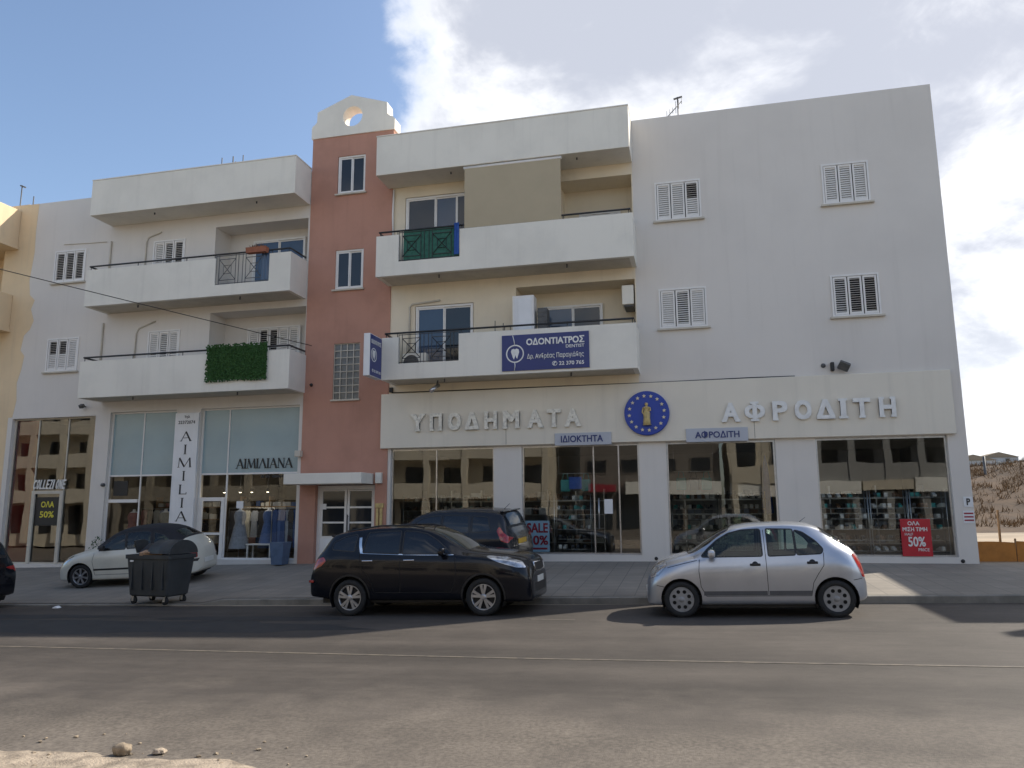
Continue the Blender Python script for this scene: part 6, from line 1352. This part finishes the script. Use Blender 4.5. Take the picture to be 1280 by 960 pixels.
def garment(name, label, x, y, zt, h, w, m, group=None, cat='garment'):
    mb = MB(); mb.prism([(x - w * .22, zt - .02), (x - w * .5, zt - .10), (x - w * .62, zt - .34), (x - w * .46, zt - .36), (x - w * .40, zt - .2), (x - w * .42, zt - h * .55), (x - w * .55, zt - h), (x + w * .55, zt - h), (x + w * .42, zt - h * .55), (x + w * .40, zt - .2), (x + w * .46, zt - .36), (x + w * .62, zt - .34), (x + w * .5, zt - .10), (x + w * .22, zt - .02), (x, zt - .06)], y - .05, y + .05)
    return single(mb, name, m, label, cat, group)
for nm, c in (('g1', (.05, .09, .22)), ('g2', (.30, .32, .36)), ('g3', (.40, .20, .18)), ('g4', (.03, .03, .035)), ('g5', (.42, .40, .34)), ('g6', (.10, .16, .33))): M[nm] = mat('cloth_' + {'g1': 'navy', 'g2': 'grey', 'g3': 'rose', 'g4': 'black', 'g5': 'sand', 'g6': 'denim'}[nm], c, .85, var=.2, vscale=14)
# dress forms and rail of the clothes shop
def dress_form(label, x, y, z, m):
    t = thing('dress_form', label, 'mannequin', (x, y, z)); mb = MB(); mb.lathe([(.0001, 0), (.17, 0), (.17, .02), (.02, .03), (.015, .7), (.0001, .7)], (x, y, z), 'Z', 18); mb.build('stand', 'steel', t)
    mb = MB(); mb.lathe([(.0001, .62), (.22, .62), (.20, .80), (.165, .92), (.125, 1.06), (.16, 1.20), (.165, 1.30), (.13, 1.40), (.05, 1.44), (.045, 1.50), (.0001, 1.51)], (x, y, z), 'Z', 20); mb.build('torso', 'white_sign', t)
    mb = MB(); mb.lathe([(.30, .30), (.24, .60), (.18, .90), (.14, 1.06), (.175, 1.20), (.18, 1.30), (.14, 1.40)], (x, y, z), 'Z', 20); mb.build('dress', m, t); return t
dress_form('dress form in patterned pale dress left of the clothes shop rail', -13.45, FY + .50, .46, 'g2'); dress_form('dress form in rose dress behind the left clothes shop window', -17.25, FY + .55, .44, 'g3'); dress_form('dress form in sand coloured dress beside the vertical board', -16.1, FY + .55, .44, 'g5')
dress_form('dress form in denim dress at the middle of the right clothes window', -12.75, FY + .95, .46, 'g6')
rl = thing('clothes_rail', 'steel clothes rail behind the right clothes shop window', 'rail', (-12.3, FY + .62, .46)); mb = MB(); mb.tube([(-12.45, FY + .62, .46), (-12.45, FY + .62, 1.95), (-11.45, FY + .62, 1.95), (-11.45, FY + .62, .46)], .016, 8); mb.build('frame', 'steel', rl)
for k, m in enumerate(('g1', 'g6', 'g1', 'g2', 'g4', 'g1', 'g5')): garment('dress', {'g1': 'navy', 'g6': 'denim blue', 'g2': 'grey', 'g4': 'black', 'g5': 'sand'}[m] + ' dress hanging on the clothes shop rail', -12.32 + k * .13, FY + .62 + .02 * (k % 2), 1.93, 1.15, .17, m, 'dresses on the clothes rail')
bt = thing('display_bench', 'low white framed bench behind the right clothes shop window', 'bench', (-12.75, FY + .55, .46))
for x in (-13.1, -12.35):
    for yy in (FY + .42, FY + .72): mb = MB(); mb.box(x - .02, x + .02, yy - .02, yy + .02, .46, .86); mb.build('leg', 'upvc', bt)
mb = MB(); mb.box(-13.14, -12.31, FY + .38, FY + .76, .862, .90); mb.build('seat', 'upvc', bt)
M['bluegrey'] = mat('blue_grey_plastic', (.10, .15, .24), .6, var=.2, vscale=6)
bk = MB(); bk.add([(x, yy, z) for z, s in ((base_z(-11.5), .17), (base_z(-11.5) + .62, .22)) for x, yy in ((-11.62 - s, FY - .25 - s), (-11.62 + s, FY - .25 - s), (-11.62 + s, FY - .25 + s), (-11.62 - s, FY - .25 + s))], [(0, 3, 2, 1), (0, 1, 5, 4), (1, 2, 6, 5), (2, 3, 7, 6), (3, 0, 4, 7), (4, 5, 6, 7)]); single(bk, 'planter_tub', 'bluegrey', 'blue grey tub by the clothes shop window next to the terracotta wall', 'tub')
# lit spotlights in the clothes shop
M['lit'] = mat('lit_bulb', (.9, .85, .7), .5, emit=((1.0, .86, .62), 9.0))
for k, (x, w_) in enumerate(((-14.30, 'first'), (-13.75, 'second'), (-13.35, 'third'), (-12.80, 'fourth'))):
    t = thing('spot_lamp', f'lit ceiling spot inside the clothes shop, {w_} from the vertical board', 'lamp', (x, FY + .9, 2.46)); mb = MB(); mb.tube([(x, FY + .9, 2.52), (x, FY + .9, 5.0)], .012, 6); mb.lathe([(.05, .0), (.05, .10), (.02, .12)], (x, FY + .9, 2.44), 'Z', 12); mb.build('housing', 'black', t)
    mb = MB(); mb.lathe([(.0001, -.012), (.045, 0)], (x, FY + .9, 2.44), 'Z', 12); mb.build('bulb', 'lit', t)
    pl = bpy.data.lights.new('spot_light', 'POINT'); pl.energy = 3.5; pl.color = (1.0, .88, .7); pl.shadow_soft_size = .05; po_ = bpy.data.objects.new('spot_light', pl); COL.objects.link(po_); po_.parent = t; po_.location = (0, .25, -.12)
# other goods in the shoe shop
ub = thing('folded_umbrella', 'folded blue parasol standing in the third shop window', 'parasol', (1.80, FY + .6, .69)); mb = MB(); mb.lathe([(.0001, 2.55), (.02, 2.5), (.07, 2.2), (.12, 1.5), (.15, 1.05), (.05, 1.0)], (1.80, FY + .6, .69), 'Z', 14); mb.build('canopy', 'blue_cloth', ub); mb = MB(); mb.tube([(1.80, FY + .6, .69), (1.80, FY + .6, 1.72)], .02, 6); mb.build('pole', 'steel', ub)
M['teal_bag'] = mat('teal_bag_cloth', (.06, .34, .32), .7, var=.2, vscale=8)
for k in range(6):
    x = (-3.45, -3.15, -2.88, -.35, -.02, .30)[k]; mb = MB(); z = 2.66; mb.box(x - .13, x + .13, FY + .40, FY + .48, z - .32, z, bev=.03); mb.tube([(x - .08, FY + .44, z), (x - .05, FY + .44, z + .16), (x + .05, FY + .44, z + .16), (x + .08, FY + .44, z)], .012, 6)
    single(mb, 'handbag', 'teal_bag' if k % 3 != 1 else 'sh1', ('teal' if k % 3 != 1 else 'black') + ' handbag hung above the shoe racks', 'bag', 'handbags above the shoe racks')
mb = MB(); mb.box(-3.30, -2.96, FY + .148, FY + .155, 2.40, 2.72); single(mb, 'window_notice', 'blue_cloth', 'small blue sheet stuck inside the second shop window', 'notice')
mb = MB(); mb.box(-2.36, -2.14, FY + .10, FY + .112, 1.74, 2.12); single(mb, 'door_notice', 'white_sign', 'white paper notice on the glass door of the shoe shop', 'notice')
mb = MB(); mb.box(-13.35, -13.12, FY + .118, FY + .126, 1.95, 2.16); single(mb, 'window_notice', 'white_sign', 'small white paper on the right clothes shop window', 'notice')
mb = MB(); mb.box(-17.72, -17.20, FY + .125, FY + .132, 2.36, 2.82); single(mb, 'window_poster', 'ink', 'dark square poster in the left clothes shop window', 'poster')
pp = thing('potted_plant', 'small leafy pot plant by the white pillar between the left shops', 'plant', (-17.75, FY - .35, base_z(-17.7))); mb = MB(); mb.lathe([(.0001, 0), (.13, 0), (.18, .30), (.15, .30), (.14, .22), (.0001, .22)], (-17.75, FY - .35, base_z(-17.7)), 'Z', 16); mb.build('pot', 'terracotta_pot', pp)
mb = MB(); q = random.Random(2)
for _ in range(160): a = q.uniform(0, 6.28); e = q.uniform(.2, 1.4); r = q.uniform(.1, .42); p = Vector((math.cos(a) * math.cos(e) * r * .7, math.sin(a) * math.cos(e) * r * .7, math.sin(e) * r * 1.5 + .3)) + Vector((-17.75, FY - .35, base_z(-17.7))); d = Vector((q.uniform(-1, 1), q.uniform(-1, 1), q.uniform(-.3, 1))).normalized() * .05; w = d.cross(Vector((.3, .2, 1))).normalized() * .02; mb.add([p - d, p + w, p + d, p - w], [(0, 1, 2, 3)])
mb.build('foliage', 'leaf', pp)

# more stock deeper in the two shops
def shelving(label, x0, x1, y, z0, zs, m, items, seed):
    t = thing('wall_shelving', label, 'shelving', ((x0 + x1) / 2, y, z0)); q = random.Random(seed); mb = MB()
    for k in range(4): x = x0 + (x1 - x0) * k / 3; mb.box(x - .015, x + .015, y - .16, y + .16, z0, zs[-1] + .34)
    mb.build('upright', m, t)
    for z in zs:
        mb = MB(); mb.box(x0 + .02, x1 - .02, y - .155, y + .155, z - .012, z + .012); mb.build('shelf', m, t)
    parts = {}
    for z in zs:
        x = x0 + .06
        while x < x1 - .3:
            w, h = q.uniform(.10, .30), q.uniform(.10, .26); parts.setdefault(q.choice(items), MB()).box(x, x + w, y - .14, y + .10, z + .014, z + .014 + h, bev=.012); x += w + q.uniform(.015, .10)
    for mt, mb in parts.items(): o = mb.build('stacked_goods', mt, t); o['kind'] = 'stuff'
for k, (x0, x1) in enumerate(((-8.2, -5.4), (-5.1, -2.6), (-1.4, 1.9), (2.4, 5.9))):
    shelving('wall shelving with shoe boxes deep behind the ' + ('first', 'second', 'third', 'rightmost')[k] + ' shoe shop window', x0, x1, FY + 2.3, .69, [.9, 1.3, 1.7, 2.1], 'steel', ['sh1', 'sh2', 'g5', 'sh3', 'g2'], 40 + k)
shelving('wall shelving with folded clothes behind the right clothes shop window', -14.6, -11.4, FY + 2.4, .42, [.8, 1.2, 1.6, 2.0], 'wood', ['g1', 'g2', 'g3', 'g4', 'g6', 'sh3'], 50)
shelving('wall shelving with folded clothes behind the left clothes shop window', -17.8, -15.3, FY + 2.4, .42, [.8, 1.2, 1.6, 2.0], 'wood', ['g1', 'g2', 'g3', 'g4', 'g5', 'sh3'], 51)
for k, m in enumerate(('g3', 'g4', 'g5', 'g2', 'g1', 'g4', 'g3', 'g6')):
    x = -17.45 + k * .23; garment('blouse', {'g1': 'navy', 'g6': 'denim blue', 'g2': 'grey', 'g4': 'black', 'g5': 'sand', 'g3': 'rose'}[m] + ' blouse hanging behind the left clothes shop window', x, FY + 1.3, 1.95, .80, .22, m, 'blouses behind the left clothes window')
for k, m in enumerate(('g4', 'g3', 'g5', 'g2', 'g4', 'g1')):
    x = -14.35 + k * .26; garment('blouse', {'g1': 'navy', 'g2': 'grey', 'g4': 'black', 'g5': 'sand', 'g3': 'rose'}[m] + ' blouse hanging behind the pale dress form', x, FY + 1.5, 1.9, .85, .22, m, 'blouses behind the right clothes window')
for x0, x1, w in ((-17.6, -15.6, 'left'), (-14.5, -12.9, 'right')):
    yy = FY + (1.3 if w == 'left' else 1.5); mb = MB(); mb.tube([(x0, yy, .46), (x0, yy, 1.96), (x1, yy, 1.96), (x1, yy, .46)], .014, 8); single(mb, 'garment_rail', 'steel', 'thin steel rail of blouses behind the ' + w + ' clothes shop window', 'rail')
for x0, x1, w in ((-3.65, -2.70, 'second'), (-.55, .50, 'third')):
    mb = MB(); yy = FY + .44; mb.tube([(x0, yy, 2.825), (x1, yy, 2.825)], .012, 6); mb.tube([(x0 + .02, yy, 2.83), (x0 + .02, yy, 3.62)], .005, 5); mb.tube([(x1 - .02, yy, 2.83), (x1 - .02, yy, 3.62)], .005, 5); single(mb, 'bag_rail', 'steel', 'thin rail hung from the ceiling with handbags in the ' + w + ' shop window', 'rail')
